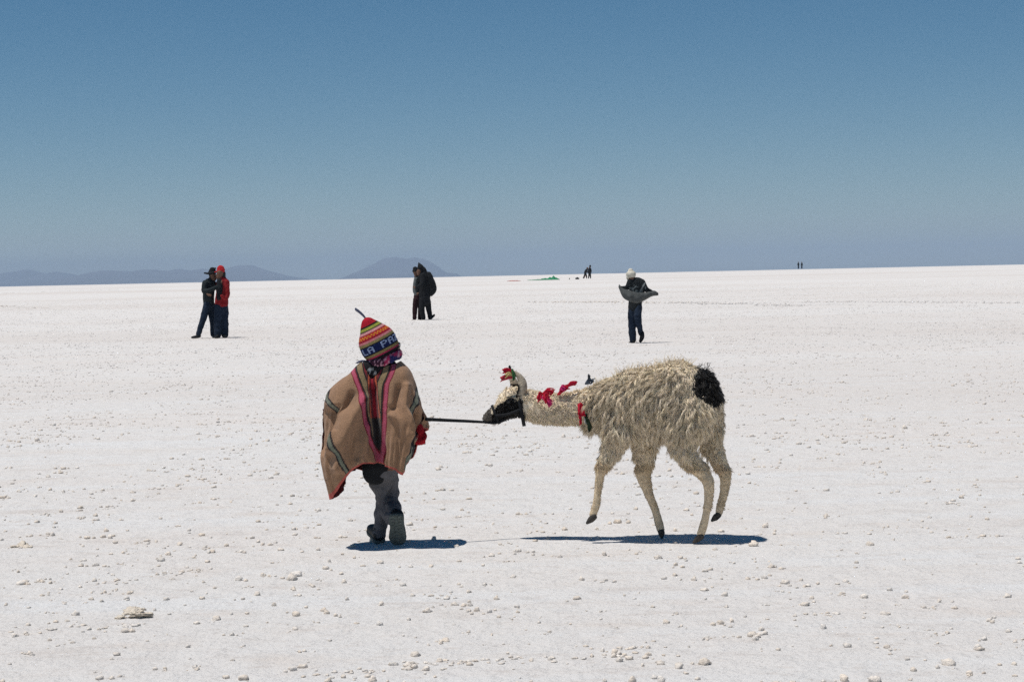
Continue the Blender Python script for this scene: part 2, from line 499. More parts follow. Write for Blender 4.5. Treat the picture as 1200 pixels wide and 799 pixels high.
far_hind = [lp(832, 480, .06, 14, 14), lp(834, 508, .07, 12, 12), lp(836, 525, .07, 11, 10), lp(843, 542, .07, 8.6, 8), lp(849.5, 556, .07, 7.2, 7), lp(848.5, 575, .07, 5.2, 5), lp(845, 590, .07, 4.8, 5), lp(842.5, 601, .07, 4.8, 5)]
tail = [lp(823, 447, -.02, 14, 14), lp(831, 453, -.035, 11, 11), lp(837, 462, -.045, 6, 7)]
shapes = [tube(q) for q in (torso, neck, head, mane, near_front, far_front, near_hind, far_hind, tail)]
llama_me = union(shapes, 0.0085, 6)
LV = verts(llama_me); LN = normals(llama_me)
lpx, lpy = proj_np(LV)
CREAM = np.array((0.86, 0.735, 0.555)); LBLACK = np.array((0.012, 0.010, 0.009))
def llama_colour(px, py, z, p=None):
    """coat colour by place on the animal"""
    n = noise.noise(Vector((px * 0.10, py * 0.10, 3))) * 2.5
    if ((px - 833) / 21) ** 2 + ((py - 450.5 - (px - 833) * .18) / 20) ** 2 < 1 + n * 0.16: return LBLACK
    if px < 616 + n:
        lim = np.interp(px, [568, 577, 583, 590, 598, 604, 612, 618], [490, 484, 475, 471, 466, 470, 466, 474]) + n * 0.6
        low = np.interp(px, [568, 580, 600, 610, 613, 616], [499, 500, 497, 497, 505, 488])
        if 575.5 < px < 613 and lim < py < low: return LBLACK
        if px <= 575.5: return np.array((0.12, 0.105, 0.09))
        if py < 440: return np.array((0.4, 0.34, 0.27))
        return CREAM * 1.0
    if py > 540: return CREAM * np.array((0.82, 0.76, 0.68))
    return CREAM
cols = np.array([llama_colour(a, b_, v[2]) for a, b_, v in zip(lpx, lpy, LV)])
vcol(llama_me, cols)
llama = thing('llama', 'shaggy cream llama with black rump patch and red wool tassels, striding on a lead', 'llama', (ly(800, 0) * 0 + at(785, 600, ly(785, 0)).x, ly(785, 0), 0))
M['coat'] = mat('llama_coat', attr=True, rough=1.0, var=0.22, vscale=45, bump=0.7, bscale=110, spec=0.05)
body = put('body', llama_me, M['coat'], llama)

# ears: curved leaves
def leaf(pts, name, parent, ma, colr):
    P = catmull([p for p in pts], 6)
    Vv = []; Ff = []
    for p in P:
        c_ = np.array(p[:3]); r = p[3]
        for a in range(10):
            th = 2 * math.pi * a / 10
            Vv.append(c_ + np.array((math.cos(th) * r, math.sin(th) * r * 0.55, 0)))
    k = 10
    for i in range(len(P) - 1):
        for a in range(k):
            Ff.append((i * k + a, i * k + (a + 1) % k, (i + 1) * k + (a + 1) % k, (i + 1) * k + a))
    Vv.append(np.array(P[-1][:3])); 
    for a in range(k): Ff.append(((len(P) - 1) * k + a, (len(P) - 1) * k + (a + 1) % k, len(Vv) - 1))
    me = mk_mesh(Vv, Ff); X_, Y_ = proj_np(np.array(Vv))
    cc = np.tile(colr, (len(Vv), 1)).astype(float)
    cc[(X_ < 608) & (Y_ > 450)] = (0.03, 0.022, 0.018)
    for i in range(len(cc)): cc[i] *= 1 + 0.5 * noise.noise(Vector((X_[i] * .6, Y_[i] * .6, 2)))
    vcol(me, cc)
    return put(name, me, ma, parent)
leaf([lp(608, 467, -.04, 5), lp(612, 457, -.045, 5.6), lp(611.5, 446, -.045, 5.0), lp(606.5, 438, -.045, 3.4), lp(600.5, 433.5, -.045, 1.0)], 'ear', llama, M['coat'], (0.40, 0.34, 0.26))
leaf([lp(602, 462, .045, 5), lp(603, 452, .05, 5), lp(600.5, 443, .05, 4.2), lp(597, 437, .05, 2.6), lp(595, 433, .05, 0.8)], 'ear', llama, M['coat'], (0.44, 0.37, 0.28))
# hooves
M['horn'] = mat('dark_horn', (0.06, 0.052, 0.045), 0.7, var=0.4, vscale=60, bump=0.3)
def hoof(tip, top, lat, parent):
    sh = []
    for s in (-.012, .012):
        sh.append(tube([lp(top[0], top[1], lat + s, 3.9, 3.0), lp((top[0] + tip[0]) / 2, (top[1] + tip[1]) / 2 , lat + s, 3.9, 3.0), lp(tip[0], tip[1], lat + s, 1.9, 2.0)]))
    put('hoof', union(sh, 0.004, 2), M['horn'], parent)
hoof((688, 612.5), (696.5, 605), -.085, llama)
hoof((775.5, foot(775.5, ly(775, .07)) - 2.4), (775, 622), .07, llama)
hoof((813, foot(813, ly(813, -.095)) - 2.4), (822, 628), -.095, llama)
hoof((834.5, 609.5), (842, 603), .07, llama)
# eyes
for lat, px, py in ((-.052, 596, 470.5), (.052, 596, 470.5)):
    p = lp(px, py, lat, 1.0)
    put('eye', mk_mesh(*ellipsoid(p[:3], (0.011, 0.006, 0.011), n=8)), M['plastic'], llama)

# fleece: many separate locks rooted on the skin
def locks(me, V, N, px, py, n_fine, n_clump):
    me.calc_loop_triangles()
    T = np.empty(len(me.loop_triangles) * 3, np.int32); me.loop_triangles.foreach_get('vertices', T); T = T.reshape(-1, 3)
    A = np.linalg.norm(np.cross(V[T[:, 1]] - V[T[:, 0]], V[T[:, 2]] - V[T[:, 0]]), axis=1)
    cpy = py[T].mean(1); cpx = px[T].mean(1)
    woolly = (cpx > 688) & (cpy < 532)
    def sample(wgt, count):
        pick = rng.choice(len(T), count, p=wgt / wgt.sum())
        u = rng.random((count, 2)); s_ = u.sum(1) > 1; u[s_] = 1 - u[s_]
        a, b_, c_ = V[T[pick, 0]], V[T[pick, 1]], V[T[pick, 2]]
        return a + (b_ - a) * u[:, :1] + (c_ - a) * u[:, 1:], N[T[pick, 0]]
    strands = []; cols = []
    def strand(path, side, up, wd, col):
        q = []
        for c_, r in zip(path[:-1], (wd, wd * 0.95, wd * 0.65)):
            q += [c_ + side * r, c_ - side * r * 0.5 + up * r * 0.8, c_ - side * r * 0.5 - up * r * 0.8]
        q.append(path[-1]); strands.append(q); cols.append(col)
    def tint(x, y, p, k):
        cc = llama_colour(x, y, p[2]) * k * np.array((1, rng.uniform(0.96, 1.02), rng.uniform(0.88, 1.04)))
        return cc
    # short coat everywhere: head, neck, legs, and an undercoat on the body
    P, Nn = sample(A * np.where(cpx < 612, 1.3, np.where(woolly, 0.55, 1.5)), n_fine)
    PX, PY = proj_np(P)
    for i in range(n_fine):
        p = P[i]; n = Nn[i]; x, y = PX[i], PY[i]
        cl = np.array([noise.noise(Vector(p * 26 + k)) for k in (0, 9, 21)])
        lift = 0.4; wd = 0.0022
        if x < 612: L = 0.012 if not (y < 470 and x > 585) else 0.024; flow = np.array((0.7, 0.2, -0.3))
        elif x < 688 and y < 515: L = rng.uniform(0.014, 0.026); flow = np.array((0.75, -0.05, -0.6)); lift = 0.42; wd = 0.0026
        elif y > 596: L = 0.006; flow = np.array((0, 0, -1.)); lift = 0.3
        elif y > 550: L = rng.uniform(0.005, 0.011) * (1.5 if n[0] > 0.5 else 1); flow = np.array((0.3, 0, -1.))
        else: L = rng.uniform(0.018, 0.034); flow = np.array((0.1, 0, -1.)); lift = 0.35; wd = 0.0026
        if n[2] > 0.85 and x > 690 and y < 470:
            up_ = rng.random() < 0.3; L = rng.uniform(0.03, 0.065) if up_ else 0.022; flow = np.array((0.35, 0, 0.3)); lift = 0.8 if up_ else 0.3; wd = 0.0016
        flow = flow - n * flow.dot(n)
        d = flow * (1 - lift) * 1.2 + n * lift + cl * 0.6 + rng.normal(0, 0.13, 3)
        d /= np.linalg.norm(d) + 1e-9
        side = np.cross(d, n); side /= np.linalg.norm(side) + 1e-9; up = np.cross(side, d)
        base = p - n * 0.003; dr = np.array((0, 0, -1.)) * L * (0.05 if n[2] > 0.8 else 0.25); wob = side * L * rng.normal(0, 0.14)
        k = rng.uniform(0.8, 1.15)
        if rng.random() < 0.06: k *= 0.7
        strand([base, base + d * L * .38 + wob, base + d * L * .72 + dr * .45 - wob, base + d * L + dr], side, up, wd, tint(x, y, p, k))
    # the long fleece: matted wavy locks, each a bundle of strands drawn together at the tip
    P, Nn = sample(A * woolly * np.where(cpy > 515, 0.6, 1.0), n_clump)
    PX, PY = proj_np(P)
    for i in range(n_clump):
        p = P[i]; n = Nn[i]; x, y = PX[i], PY[i]
        black = llama_colour(x, y, p[2])[0] < 0.1
        L = rng.uniform(0.028, 0.088)
        if y > 505: L *= 0.62
        if n[0] > 0.6 and x > 800: L *= 0.45
        if n[2] > 0.85: L *= 0.6
        big = np.array([noise.noise(Vector(p * 9 + k)) for k in (3, 13, 31)])
        flow = np.array((-0.10, -0.05, -1.0)) if n[2] < 0.85 else np.array((0.5, -0.2, -0.2))
        if x > 798 and y < 474 and not black: L *= 0.45
        if black: flow = np.array((0.5, -0.2, -0.6)); L *= 0.62
        flow = flow + big * 0.8; flow = flow - n * flow.dot(n); flow /= np.linalg.norm(flow) + 1e-9
        d = flow + n * rng.uniform(0.3, 0.7) + rng.normal(0, 0.16, 3); d /= np.linalg.norm(d)
        side = np.cross(d, n); side /= np.linalg.norm(side) + 1e-9; up = np.cross(side, d)
        amp = L * rng.uniform(0.06, 0.2); ph = rng.uniform(0, 6.28)
        R0 = rng.uniform(0.003, 0.0085)
        k0 = rng.uniform(0.84, 1.14) * (1 + 0.12 * noise.noise(Vector(p * 5)))
        if rng.random() < 0.10: k0 *= 0.72
        ns = 16
        for s_ in range(ns):
            a = 6.283 * s_ / ns + rng.uniform(-.4, .4); o_ = (side * math.cos(a) + up * math.sin(a)) * R0 * rng.uniform(0.6, 1.1)
            pts = []
            for t_, sh in ((0, 1.0), (.36, .95), (.70, .7), (1.0, .75)):
                c_ = p - n * 0.004 + d * L * t_ + np.array((0, 0, -1.)) * L * 0.30 * t_ * t_ + side * amp * math.sin(ph + t_ * 5.2) + n * amp * 0.6 * math.cos(ph + t_ * 4.4)
                pts.append(c_ + o_ * sh + rng.normal(0, 0.0006 + 0.0034 * t_, 3))
            strand(pts, side, up, 0.0015, tint(x, y, p, k0 * rng.uniform(0.88, 1.10)))
    cnt = len(strands)
    f = [(k + j, k + (j + 1) % 3, k + 3 + (j + 1) % 3, k + 3 + j) for k in (0, 3) for j in range(3)]
    F = []
    for i in range(cnt):
        o_ = i * 10
        F += [(q[0] + o_, q[1] + o_, q[2] + o_, q[3] + o_) for q in f]
        F += [(6 + o_, 7 + o_, 9 + o_), (7 + o_, 8 + o_, 9 + o_), (8 + o_, 6 + o_, 9 + o_)]
    m2 = mk_mesh(np.array(strands).reshape(-1, 3), F)
    vcol(m2, np.repeat(np.array(cols), 10, axis=0))
    return m2
M['fleece'] = mat('llama_fleece', attr=True, rough=1.0, var=0.0, spec=0.05, sheen=0.2)
put('fleece', locks(llama_me, LV, LN, lpx, lpy, 26000, 5000), M['fleece'], llama)

# halter
def strap(c_, r, thick=0.006, axis=None, n=40):
    """closed ring strap round c_, r=(rx,ry,rz) plane vectors"""
    Vv = []; Ff = []
    e1, e2 = np.array(r[0]), np.array(r[1]); ax = np.cross(e1, e2); ax /= np.linalg.norm(ax)
    for i in range(n):
        a = 2 * math.pi * i / n
        d = e1 * math.cos(a) + e2 * math.sin(a); dn = d / np.linalg.norm(d)
        for (s, q) in ((-1, 0), (1, 0), (1, 1), (-1, 1)):
            Vv.append(np.array(c_) + d + dn * q * 0.003 + ax * s * thick)
    for i in range(n):
        for j in range(4):
            Ff.append((i * 4 + j, i * 4 + (j + 1) % 4, ((i + 1) % n) * 4 + (j + 1) % 4, ((i + 1) % n) * 4 + j))
    return Vv, Ff
def lv(dx, dy, lat): # pixel offsets to a world vector at the llama
    s = LY / FPX
    return np.array(cR) * dx * s - np.array(cU) * dy * s + np.array((0, 1, 0)) * lat
p1 = lp(581, 485.5, 0, 1); p2 = lp(610.5, 479, 0, 1)
hs = [strap(p1[:3], (lv(4, 9.5, 0) * 1.12, lv(0, 0, 0.047)), 0.007), strap(p2[:3], (lv(3.5, 18.5, 0) * 1.08, lv(0, 0, 0.066)), 0.009)]
for lat in (-.052, .052):
    hs.append(tube([lp(582, 487, lat * 0.9, 1.6), lp(596, 485, lat * 1.25, 1.6), lp(609, 480, lat * 1.25, 1.6)], 8))
hs.append(tube([lp(570, 493.6, -.01, 1.8), lp(577, 495, -.02, 2.2), lp(584, 494.6, -.025, 1.8), lp(592, 492, -.04, 1.3)], 8))
hs.append(ellipsoid(lp(569.5, 494.2, -.012, 1)[:3], (.012, .010, .010), n=8))
put('halter', mk_mesh(*merge(hs)), M['rope'], llama)

# wool tassels
def yarn(start, end, n, r, spread, colr, sag=0.01, seed=0):
    """a bunch of yarn strands from start fanning to end"""
    rr = random.Random(seed); sh = []; cc = []
    s = np.array(start[:3]); e = np.array(end[:3])
    for i in range(n):
        o1 = np.array([rr.gauss(0, spread * 0.25) for _ in range(3)]); o2 = np.array([rr.gauss(0, spread * 0.62) for _ in range(3)])
        mid = (s + e) / 2 + (o1 + o2) / 2 + np.array((0, 0, sag + rr.gauss(0, spread * 0.4)))
        v, f = tube([(*(s + o1), r), (*mid, r), (*(e + o2), r * 0.8)], 5, 4)
        sh.append((v, f)); k = rr.uniform(0.75, 1.2)
        cc.append(np.tile(np.array(colr) * k, (len(v), 1)))
    return sh, cc
def tassel(groups, label=None):
    sh = []; cc = []
    for g_ in groups:
        a, b_ = yarn(*g_[:-1], **g_[-1]) if isinstance(g_[-1], dict) else yarn(*g_)
        sh += a; cc += b_
    me = mk_mesh(*merge(sh)); vcol(me, np.vstack(cc))
    o = put('tassel', me, M['vc'], llama)
    if label: o['label'] = label
RED = (0.50, 0.012, 0.035); PINKR = (0.55, 0.03, 0.14); GREEN = (0.03, 0.10, 0.035); YEL = (0.65, 0.50, 0.22); DK = (0.02, 0.022, 0.02)
tassel([(lp(601, 437, -.06, 1), lp(591, 434.5, -.07, 1), 16, .0032, .008, RED), (lp(601, 442, -.06, 1), lp(588.5, 444, -.07, 1), 16, .0032, .008, (0.52, .05, .07)),
        (lp(600, 440, -.06, 1), lp(594, 440, -.075, 1), 9, .0034, .007, YEL), (lp(600, 433, -.06, 1), lp(603, 443, -.075, 1), 12, .0036, .007, GREEN), (lp(598, 434, -.05, 1), lp(598, 431, -.06, 1), 8, .004, .006, DK)],
       'red, yellow and green wool tuft tied to the ear tip')
tassel([(lp(634, 462, -.085, 1), lp(633, 467, -.10, 1), 20, .0042, .011, RED), (lp(637, 461, -.085, 1), lp(648, 459, -.085, 1), 22, .0042, .010, RED), (lp(636, 465, -.095, 1), lp(646, 473, -.105, 1), 20, .0042, .010, PINKR), (lp(638, 464, -.10, 1), lp(642, 468, -.105, 1), 18, .0042, .012, RED)])
tassel([(lp(655, 461.5, -.045, 1), lp(665, 454, -.055, 1), 24, .0042, .009, RED), (lp(663.5, 454, -.055, 1), lp(675, 449, -.04, 1), 22, .004, .006, RED), (lp(657, 456, -.055, 1), lp(662, 455, -.06, 1), 16, .004, .008, PINKR)])
tassel([(lp(687, 449, -.045, 1), lp(695, 446, -.045, 1), 14, .004, .010, (0.07, 0.085, 0.11)), (lp(690, 444, -.05, 1), lp(691, 441, -.05, 1), 8, .004, .006, (0.05, 0.055, 0.065))], 'dark grey wool tuft at the base of the neck')
tassel([(lp(679, 474, -.10, 1), lp(682, 485, -.115, 1), 34, .0046, .013, RED), (lp(680, 486, -.115, 1), lp(681, 496, -.115, 1), 8, .0035, .006, RED), (lp(685, 487, -.11, 1), lp(687, 496, -.115, 1), 6, .003, .006, (0.42, 0.42, 0.38)),
        (lp(686, 486, -.11, 1), lp(692, 503, -.12, 1), 20, .0042, .008, (0.016, 0.03, 0.014))], 'red wool tassel with a dark green tail on the chest')

# ------------------------------------------------------------------ child in poncho
BY = 10.03
def bp_(px, py, dy, ra=1.0, rb=None):
    Y = BY + dy; p = at(px, py, Y); s = Y / FPX
    return (p.x, p.y, p.z, ra * s, (ra if rb is None else rb) * s)
pos = at(452, 600, BY)
boy = thing('person', 'child in brown striped poncho and pointed knitted hat, walking away leading the llama', 'person', (pos.x, pos.y, 0))
S = BY / FPX
# body: head turned to the right and away, tucked under the clothes
bd = [tube([bp_(447, 440, .0, 24, 15), bp_(446, 470, 0, 25, 17), bp_(447, 505, 0, 22, 17), bp_(448, 540, 0, 21, 17)]),
      tube([bp_(447, 440, 0, 9), bp_(448, 424, .005, 9)]),
      tube([bp_(449, 420, .03, 12, 13), bp_(447, 405, .0, 17, 18), bp_(442, 397, 0, 13, 14)]),
      ellipsoid(bp_(456, 410, .055)[:3], (.05, .05, .06)),
      tube([bp_(463, 404, .085, 3.2), bp_(466, 409, .105, 3.6)]),               # nose
      ellipsoid(bp_(459, 417, .08)[:3], (.028, .02, .016)),                     # mouth, chin
      ellipsoid(bp_(458, 406, -.055)[:3], (.010, .016, .024)),                  # ear
      tube([bp_(468, 446, 0, 10), bp_(482, 474, .02, 8), bp_(488, 490, .03, 6), bp_(491, 504, .01, 5)]),
      tube([bp_(424, 446, 0, 10), bp_(404, 470, .03, 8), bp_(397, 486, .04, 6.5), bp_(412, 505, .10, 5)]),
      tube([bp_(438, 540, .05, 9), bp_(448, 580, .09, 5), bp_(445, 622, .08, 4)]),
      tube([bp_(453, 540, .0, 9), bp_(455, 578, .12, 6), bp_(461.5, 604, -.045, 5)])]
put('body', union(bd, 0.008, 4), M['skin'], boy)

# trousers, with creases
tr = [tube([bp_(447, 520, .02, 21, 19), bp_(446, 548, .02, 20, 19)]),
      tube([bp_(453, 540, .0, 15, 15), bp_(453, 562, .09, 14.5, 14), bp_(453.5, 577, .13, 13.5, 13), bp_(457, 594, .06, 13, 12), bp_(461.5, 606, -.05, 11.5, 10)]),
      tube([bp_(438, 540, .05, 14, 15), bp_(440, 556, .07, 12, 14), bp_(449, 580, .09, 9.5, 12), bp_(447, 603, .09, 8.5, 11), bp_(445, 625, .08, 8, 10)])]
tm = union(tr, 0.006, 5)
tv = verts(tm); tn = normals(tm)
tx, ty = proj_np(tv)
d = np.array([0.010 * nz((v[0] * 1.0, v[1] * 0.7, v[2] * 1.9), 17, 4) + 0.004 * nz(v, 42, 9) for v in tv])
d -= 0.014 * np.exp(-((tx - (463 - (ty - 566) * 0.55)) / 2.2) ** 2) * np.exp(-((ty - 576) / 11) ** 2)
d -= 0.010 * np.exp(-((ty - (573 - (tx - 446) * 0.35)) / 2.0) ** 2) * np.exp(-((tx - 450) / 7) ** 2)
set_verts(tm, tv + tn * d[:, None])
put('trousers', tm, M['trouser'], boy)
jk = union([tube([bp_(447, 505, .0, 24, 20), bp_(445, 536, .0, 21, 19), bp_(440.5, 547, .0, 17, 19), bp_(439.5, 553, .0, 15.5, 16)]),
            tube([bp_(470, 500, .02, 13, 14), bp_(476, 520, .03, 8, 12), bp_(475, 536, .03, 5, 9)])], 0.008, 4)
put('jacket', jk, M['black'], boy)

# boots
def boot(heel, toe, up, ankle, wd, name='boot'):
    """heel, toe: centres of the sole ends; up: direction from sole to ankle"""
    heel, toe, up, ankle = (np.array(q, float) for q in (heel, toe, up, ankle))
    ax = toe - heel; L = np.linalg.norm(ax); ax /= L
    up = up - ax * up.dot(ax); up /= np.linalg.norm(up)
    sd = np.cross(ax, up)
    prof = [(0, .55), (.05, .76), (.15, .86), (.30, .80), (.45, .78), (.60, .92), (.75, 1.0), (.88, .88), (.96, .62), (1.0, .3)]
    T_ = np.linspace(0, 1, 40); Wd = np.interp(T_, [q[0] for q in prof], [q[1] for q in prof]) * wd
    top, bot = [], []
    V_ = []; F_ = []
    n = len(T_)
    for lay, sc in ((0, .96), (.006, 1.0), (.014, 1.0), (.019, .95)):
        for s in (1, -1):
            for t_, w_ in zip(T_ if s == 1 else T_[::-1], Wd if s == 1 else Wd[::-1]):
                V_.append(heel + ax * (t_ - .5) * L * sc + ax * .5 * L + sd * s * w_ * sc + up * lay)
    m_ = 2 * n
    for k in range(3):
        for j in range(m_):
            F_.append((k * m_ + j, k * m_ + (j + 1) % m_, (k + 1) * m_ + (j + 1) % m_, (k + 1) * m_ + j))
    F_.append(tuple(range(m_ - 1, -1, -1))); F_.append(tuple(3 * m_ + j for j in range(m_)))
    # tread lugs standing proud of the sole
    for i in range(9):
        t0 = 0.06 + i * 0.1
        for s in (-1, 0, 1):
            wloc = np.interp(t0, T_, Wd) * 0.78
            c0 = heel + ax * (t0 + (0.02 if s == 0 else 0)) * L + sd * s * wloc * 0.66 - up * 0.0025
            hx, hy = 0.028 * L, wloc * 0.26
            o_ = len(V_)
            for zz in (0, 1):
                for (a, b_) in ((-1, -1), (1, -1), (1, 1), (-1, 1)):
                    V_.append(c0 + ax * a * hx + sd * b_ * hy + up * zz * 0.004)
            F_ += [(o_, o_ + 3, o_ + 2, o_ + 1), (o_, o_ + 1, o_ + 5, o_ + 4), (o_ + 1, o_ + 2, o_ + 6, o_ + 5), (o_ + 2, o_ + 3, o_ + 7, o_ + 6), (o_ + 3, o_, o_ + 4, o_ + 7)]
    f = lambda t_, h, r1, r2: (*(heel + ax * t_ * L + up * h), r1, r2)
    sh = [tube([f(.14, .035, wd * .84, .034), f(.4, .036, wd * .8, .034), f(.7, .03, wd * .95, .026), f(.9, .025, wd * .75, .018)], axis=up, k=6),
          tube([f(.22, .04, wd * .8, wd * .9), (*(ankle), wd * .85, wd * .95)], axis=ax)]
    o_ = put(name, union(sh, 0.005, 4), M['shoe'], boy)
    sm = mk_mesh(V_, F_)
    put('sole', sm, M['rubber'], o_, smooth=False)
    return o_
boot(bp_(464, 603, -.11)[:3], bp_(466.5, 639.3, -.035)[:3], (0.02, 1, 0.30), bp_(461.5, 603, -.03)[:3], (.045))
hl = bp_(446.5, foot(446.5, BY + .06) - 1, .06)
boot(hl[:3], bp_(435, 621, .21)[:3], (-.1, -.3, 1), bp_(446, 612, .085)[:3], .036)

# poncho: a control net of 12 columns round the body and 7 rows from collar to hem
NET = [
 # 0 back centre ... clockwise seen from above: 3 right, 6 front, 9 left
 [(436, 444, -.08), (449, 431, -.075), (463, 426, -.05), (470, 423, 0), (466, 427, .05), (457, 432, .07), (446, 436, .075), (435, 432, .07), (428, 427, .05), (423, 424, 0), (425, 425, -.05), (428, 432, -.075)],
 [(437, 457, -.105), (455, 445, -.11), (474, 436, -.08), (482, 436, 0), (476, 438, .08), (460, 446, .11), (446, 452, .11), (432, 446, .11), (416, 440, .08), (410, 437, 0), (412, 439, -.08), (424, 447, -.11)],
 [(439, 478, -.125), (460, 470, -.14), (482, 460, -.10), (489.5, 456, 0), (482, 461, .10), (463, 474, .14), (446, 478, .14), (426, 474, .14), (398, 462, .10), (386, 456, 0), (393, 461, -.10), (420, 473, -.14)],
 [(441, 500, -.13), (464, 496, -.16), (487, 484, -.12), (495, 476, .01), (489, 486, .12), (466, 500, .15), (446, 500, .15), (422, 500, .15), (394, 490, .12), (377.5, 480, .02), (390, 487, -.13), (417, 498, -.17)],
 [(442.5, 520, -.13), (463, 517, -.17), (482, 508, -.14), (496, 491, -.02), (498, 494, .09), (466, 522, .16), (446, 524, .16), (420, 524, .16), (398, 520, .13), (377, 508, .03), (387, 515, -.15), (414, 519, -.185)],
 [(443.5, 534, -.13), (462, 536, -.17), (479, 533, -.145), (492, 502, -.02), (500, 499, .08), (480, 530, .16), (446, 545, .16), (418, 545, .16), (397, 548, .11), (377.5, 540, -.03), (384, 550, -.155), (412, 536, -.18)],
 [(444, 544, -.125), (460, 549, -.165), (474.5, 554, -.145), (486, 509, -.05), (499.5, 504, .06), (482, 535, .14), (446, 555, .155), (412, 550, .14), (401.5, 576, .05), (389, 584.5, -.06), (391, 580, -.14), (418, 546.5, -.175)],
]
NETP = np.array([[at(px, py, BY + dy)[:] for (px, py, dy) in row] for row in NET])
NU, NV = 480, 300
def cr(a, b_, c_, d, t_):
    return 0.5 * (2 * b_ + (c_ - a) * t_ + (2 * a - 5 * b_ + 4 * c_ - d) * t_ ** 2 + (3 * b_ - a - 3 * c_ + d) * t_ ** 3)
rowsU = []
for row in NETP:
    out = []
    for i in range(NU):
        s = i / NU * 12; k = int(s); f_ = s - k
        out.append(cr(row[(k - 1) % 12], row[k % 12], row[(k + 1) % 12], row[(k + 2) % 12], f_))
    rowsU.append(np.array(out))
G = np.array(rowsU)                                  # 7 x NU x 3
grid = np.empty((NV + 1, NU, 3))
for j in range(NV + 1):
    s = j / NV * 6; k = min(int(s), 5); f_ = s - k
    a = G[k - 1] if k > 0 else 2 * G[0] - G[1]
    d = G[k + 2] if k < 5 else 2 * G[6] - G[5]
    grid[j] = cr(a, G[k], G[k + 1], d, f_)
PV = grid.reshape(-1, 3)
PF = [(j * NU + i, (j + 1) * NU + i, (j + 1) * NU + (i + 1) % NU, j * NU + (i + 1) % NU) for j in range(NV) for i in range(NU)]
pm = mk_mesh(PV, PF)
PN = normals(pm)
ppx, ppy = proj_np(PV)
vv = np.repeat(np.linspace(0, 1, NV + 1), NU)
uu = np.tile(np.arange(NU) / NU * 2 * math.pi, NV + 1)
back = PV[:, 1] < BY + 0.01
def pl(y, pts): return np.interp(y, [q[1] for q in pts], [q[0] for q in pts])
def seg_dist(px, py, pts):
    best = np.full(len(px), 1e9); side = np.zeros(len(px))
    for (x0, y0), (x1, y1) in zip(pts[:-1], pts[1:]):
        dx, dy = x1 - x0, y1 - y0; L2 = dx * dx + dy * dy
        t_ = np.clip(((px - x0) * dx + (py - y0) * dy) / L2, 0, 1)
        qx, qy = px - x0 - t_ * dx, py - y0 - t_ * dy
        dd = np.hypot(qx, qy); sg = np.sign(qx * dy - qy * dx)
        m_ = dd < best; best[m_] = dd[m_]; side[m_] = sg[m_]
    return best, side
# cloth folds
disp = np.zeros(len(PV))
low = smooth01(vv, 0.15, 0.8)
for i in range(len(PV)):
    p = PV[i]
    disp[i] = 0.022 * low[i] * noise.noise(Vector((uu[i] * 3.2 + 2.0, vv[i] * 1.3, 1))) + 0.014 * low[i] * noise.noise(Vector((uu[i] * 9, vv[i] * 2.6 + 4, 2))) + 0.004 * nz(p, 22, 5)
def groove(pts, amp, wid):
    d_, _ = seg_dist(ppx, ppy, pts)
    return 1.7 * amp * np.exp(-(d_ / wid) ** 2) * back
disp += groove([(437, 455), (439, 480), (442, 515), (444.5, 546)], -0.022, 3.5)
disp += groove([(427, 468), (416, 488), (402, 520), (396, 548)], 0.020, 6)
disp += groove([(412, 462), (404, 482), (398, 500)], -0.014, 4)
disp += groove([(455, 482), (466, 492), (474, 508), (478, 530)], 0.014, 4)
disp += groove([(476, 452), (474, 478), (480, 500), (483, 520)], 0.014, 4)
disp += groove([(468, 455), (464, 476), (456, 482)], -0.012, 4)
disp += groove([(487, 488), (484, 503), (483, 520)], -0.022, 2.6)
disp += groove([(432, 500), (426, 525), (418, 545)], 0.012, 5)
PV2 = PV + PN * disp[:, None]
# overlapping folds where the arms hold the cloth: the back panel laps over the sleeve side
def lap(ridge_pts, y0, y1, sgn, A):
    """sgn -1: the panel right of the ridge laps over to the left"""
    r_ = pl(ppy, ridge_pts)
    s_ = (ppx - r_) * (1 if sgn < 0 else -1)
    wy = smooth01(ppy, y0, y0 + 14) * (1 - smooth01(ppy, y1 - 12, y1)) * back
    bump = np.where(s_ < 1, smooth01(s_, -4.5, 1), 1 - smooth01(s_, 1, 16))
    PV2[:, 0] += sgn * A * bump * wy * S
    PV2[:, 1] += (-0.022 * np.where(s_ > -1.7, np.exp(-((s_ - 3) / 9) ** 2), 0) * smooth01(s_, -2.5, 0.5) + 0.09 * (1 - smooth01(s_, -4, 0)) * smooth01(s_, -40, -5)) * wy
lap([(403, 468), (401, 488), (394, 508), (390, 522), (384, 534)], 472, 536, -1, 8.0)
lap([(475, 470), (478, 486), (482, 500), (485, 514)], 474, 520, 1, 4.5)
set_verts(pm, PV2)
# woven stripes
BROWN = np.array((0.315, 0.182, 0.105)); PINK = np.array((0.42, 0.075, 0.125)); DRED = np.array((0.17, 0.010, 0.018)); BLK = np.array((0.018, 0.012, 0.012))
OLIVE = np.array((0.235, 0.165, 0.085)); ORNG = np.array((0.36, 0.075, 0.03)); GRNG = np.array((0.175, 0.185, 0.135)); HEM = np.array((0.50, 0.11, 0.085))
C = np.tile(BROWN, (len(PV), 1))
for i in range(len(C)):
    C[i] *= 1 + 0.10 * noise.noise(Vector((uu[i] * 60, vv[i] * 2, 3))) + 0.08 * noise.noise(Vector((uu[i] * 4, vv[i] * 5, 8)))
xl = pl(ppy, [(408, 420), (411, 436), (416, 450), (420, 460), (420.5, 472), (424.5, 490), (429, 510), (438, 530), (442, 545), (442, 560)]); xr = pl(ppy, [(467, 418), (462.5, 437), (456.5, 450), (455.5, 460), (454.5, 472), (454, 490), (452.5, 510), (450.5, 530), (448, 545), (448, 560)])
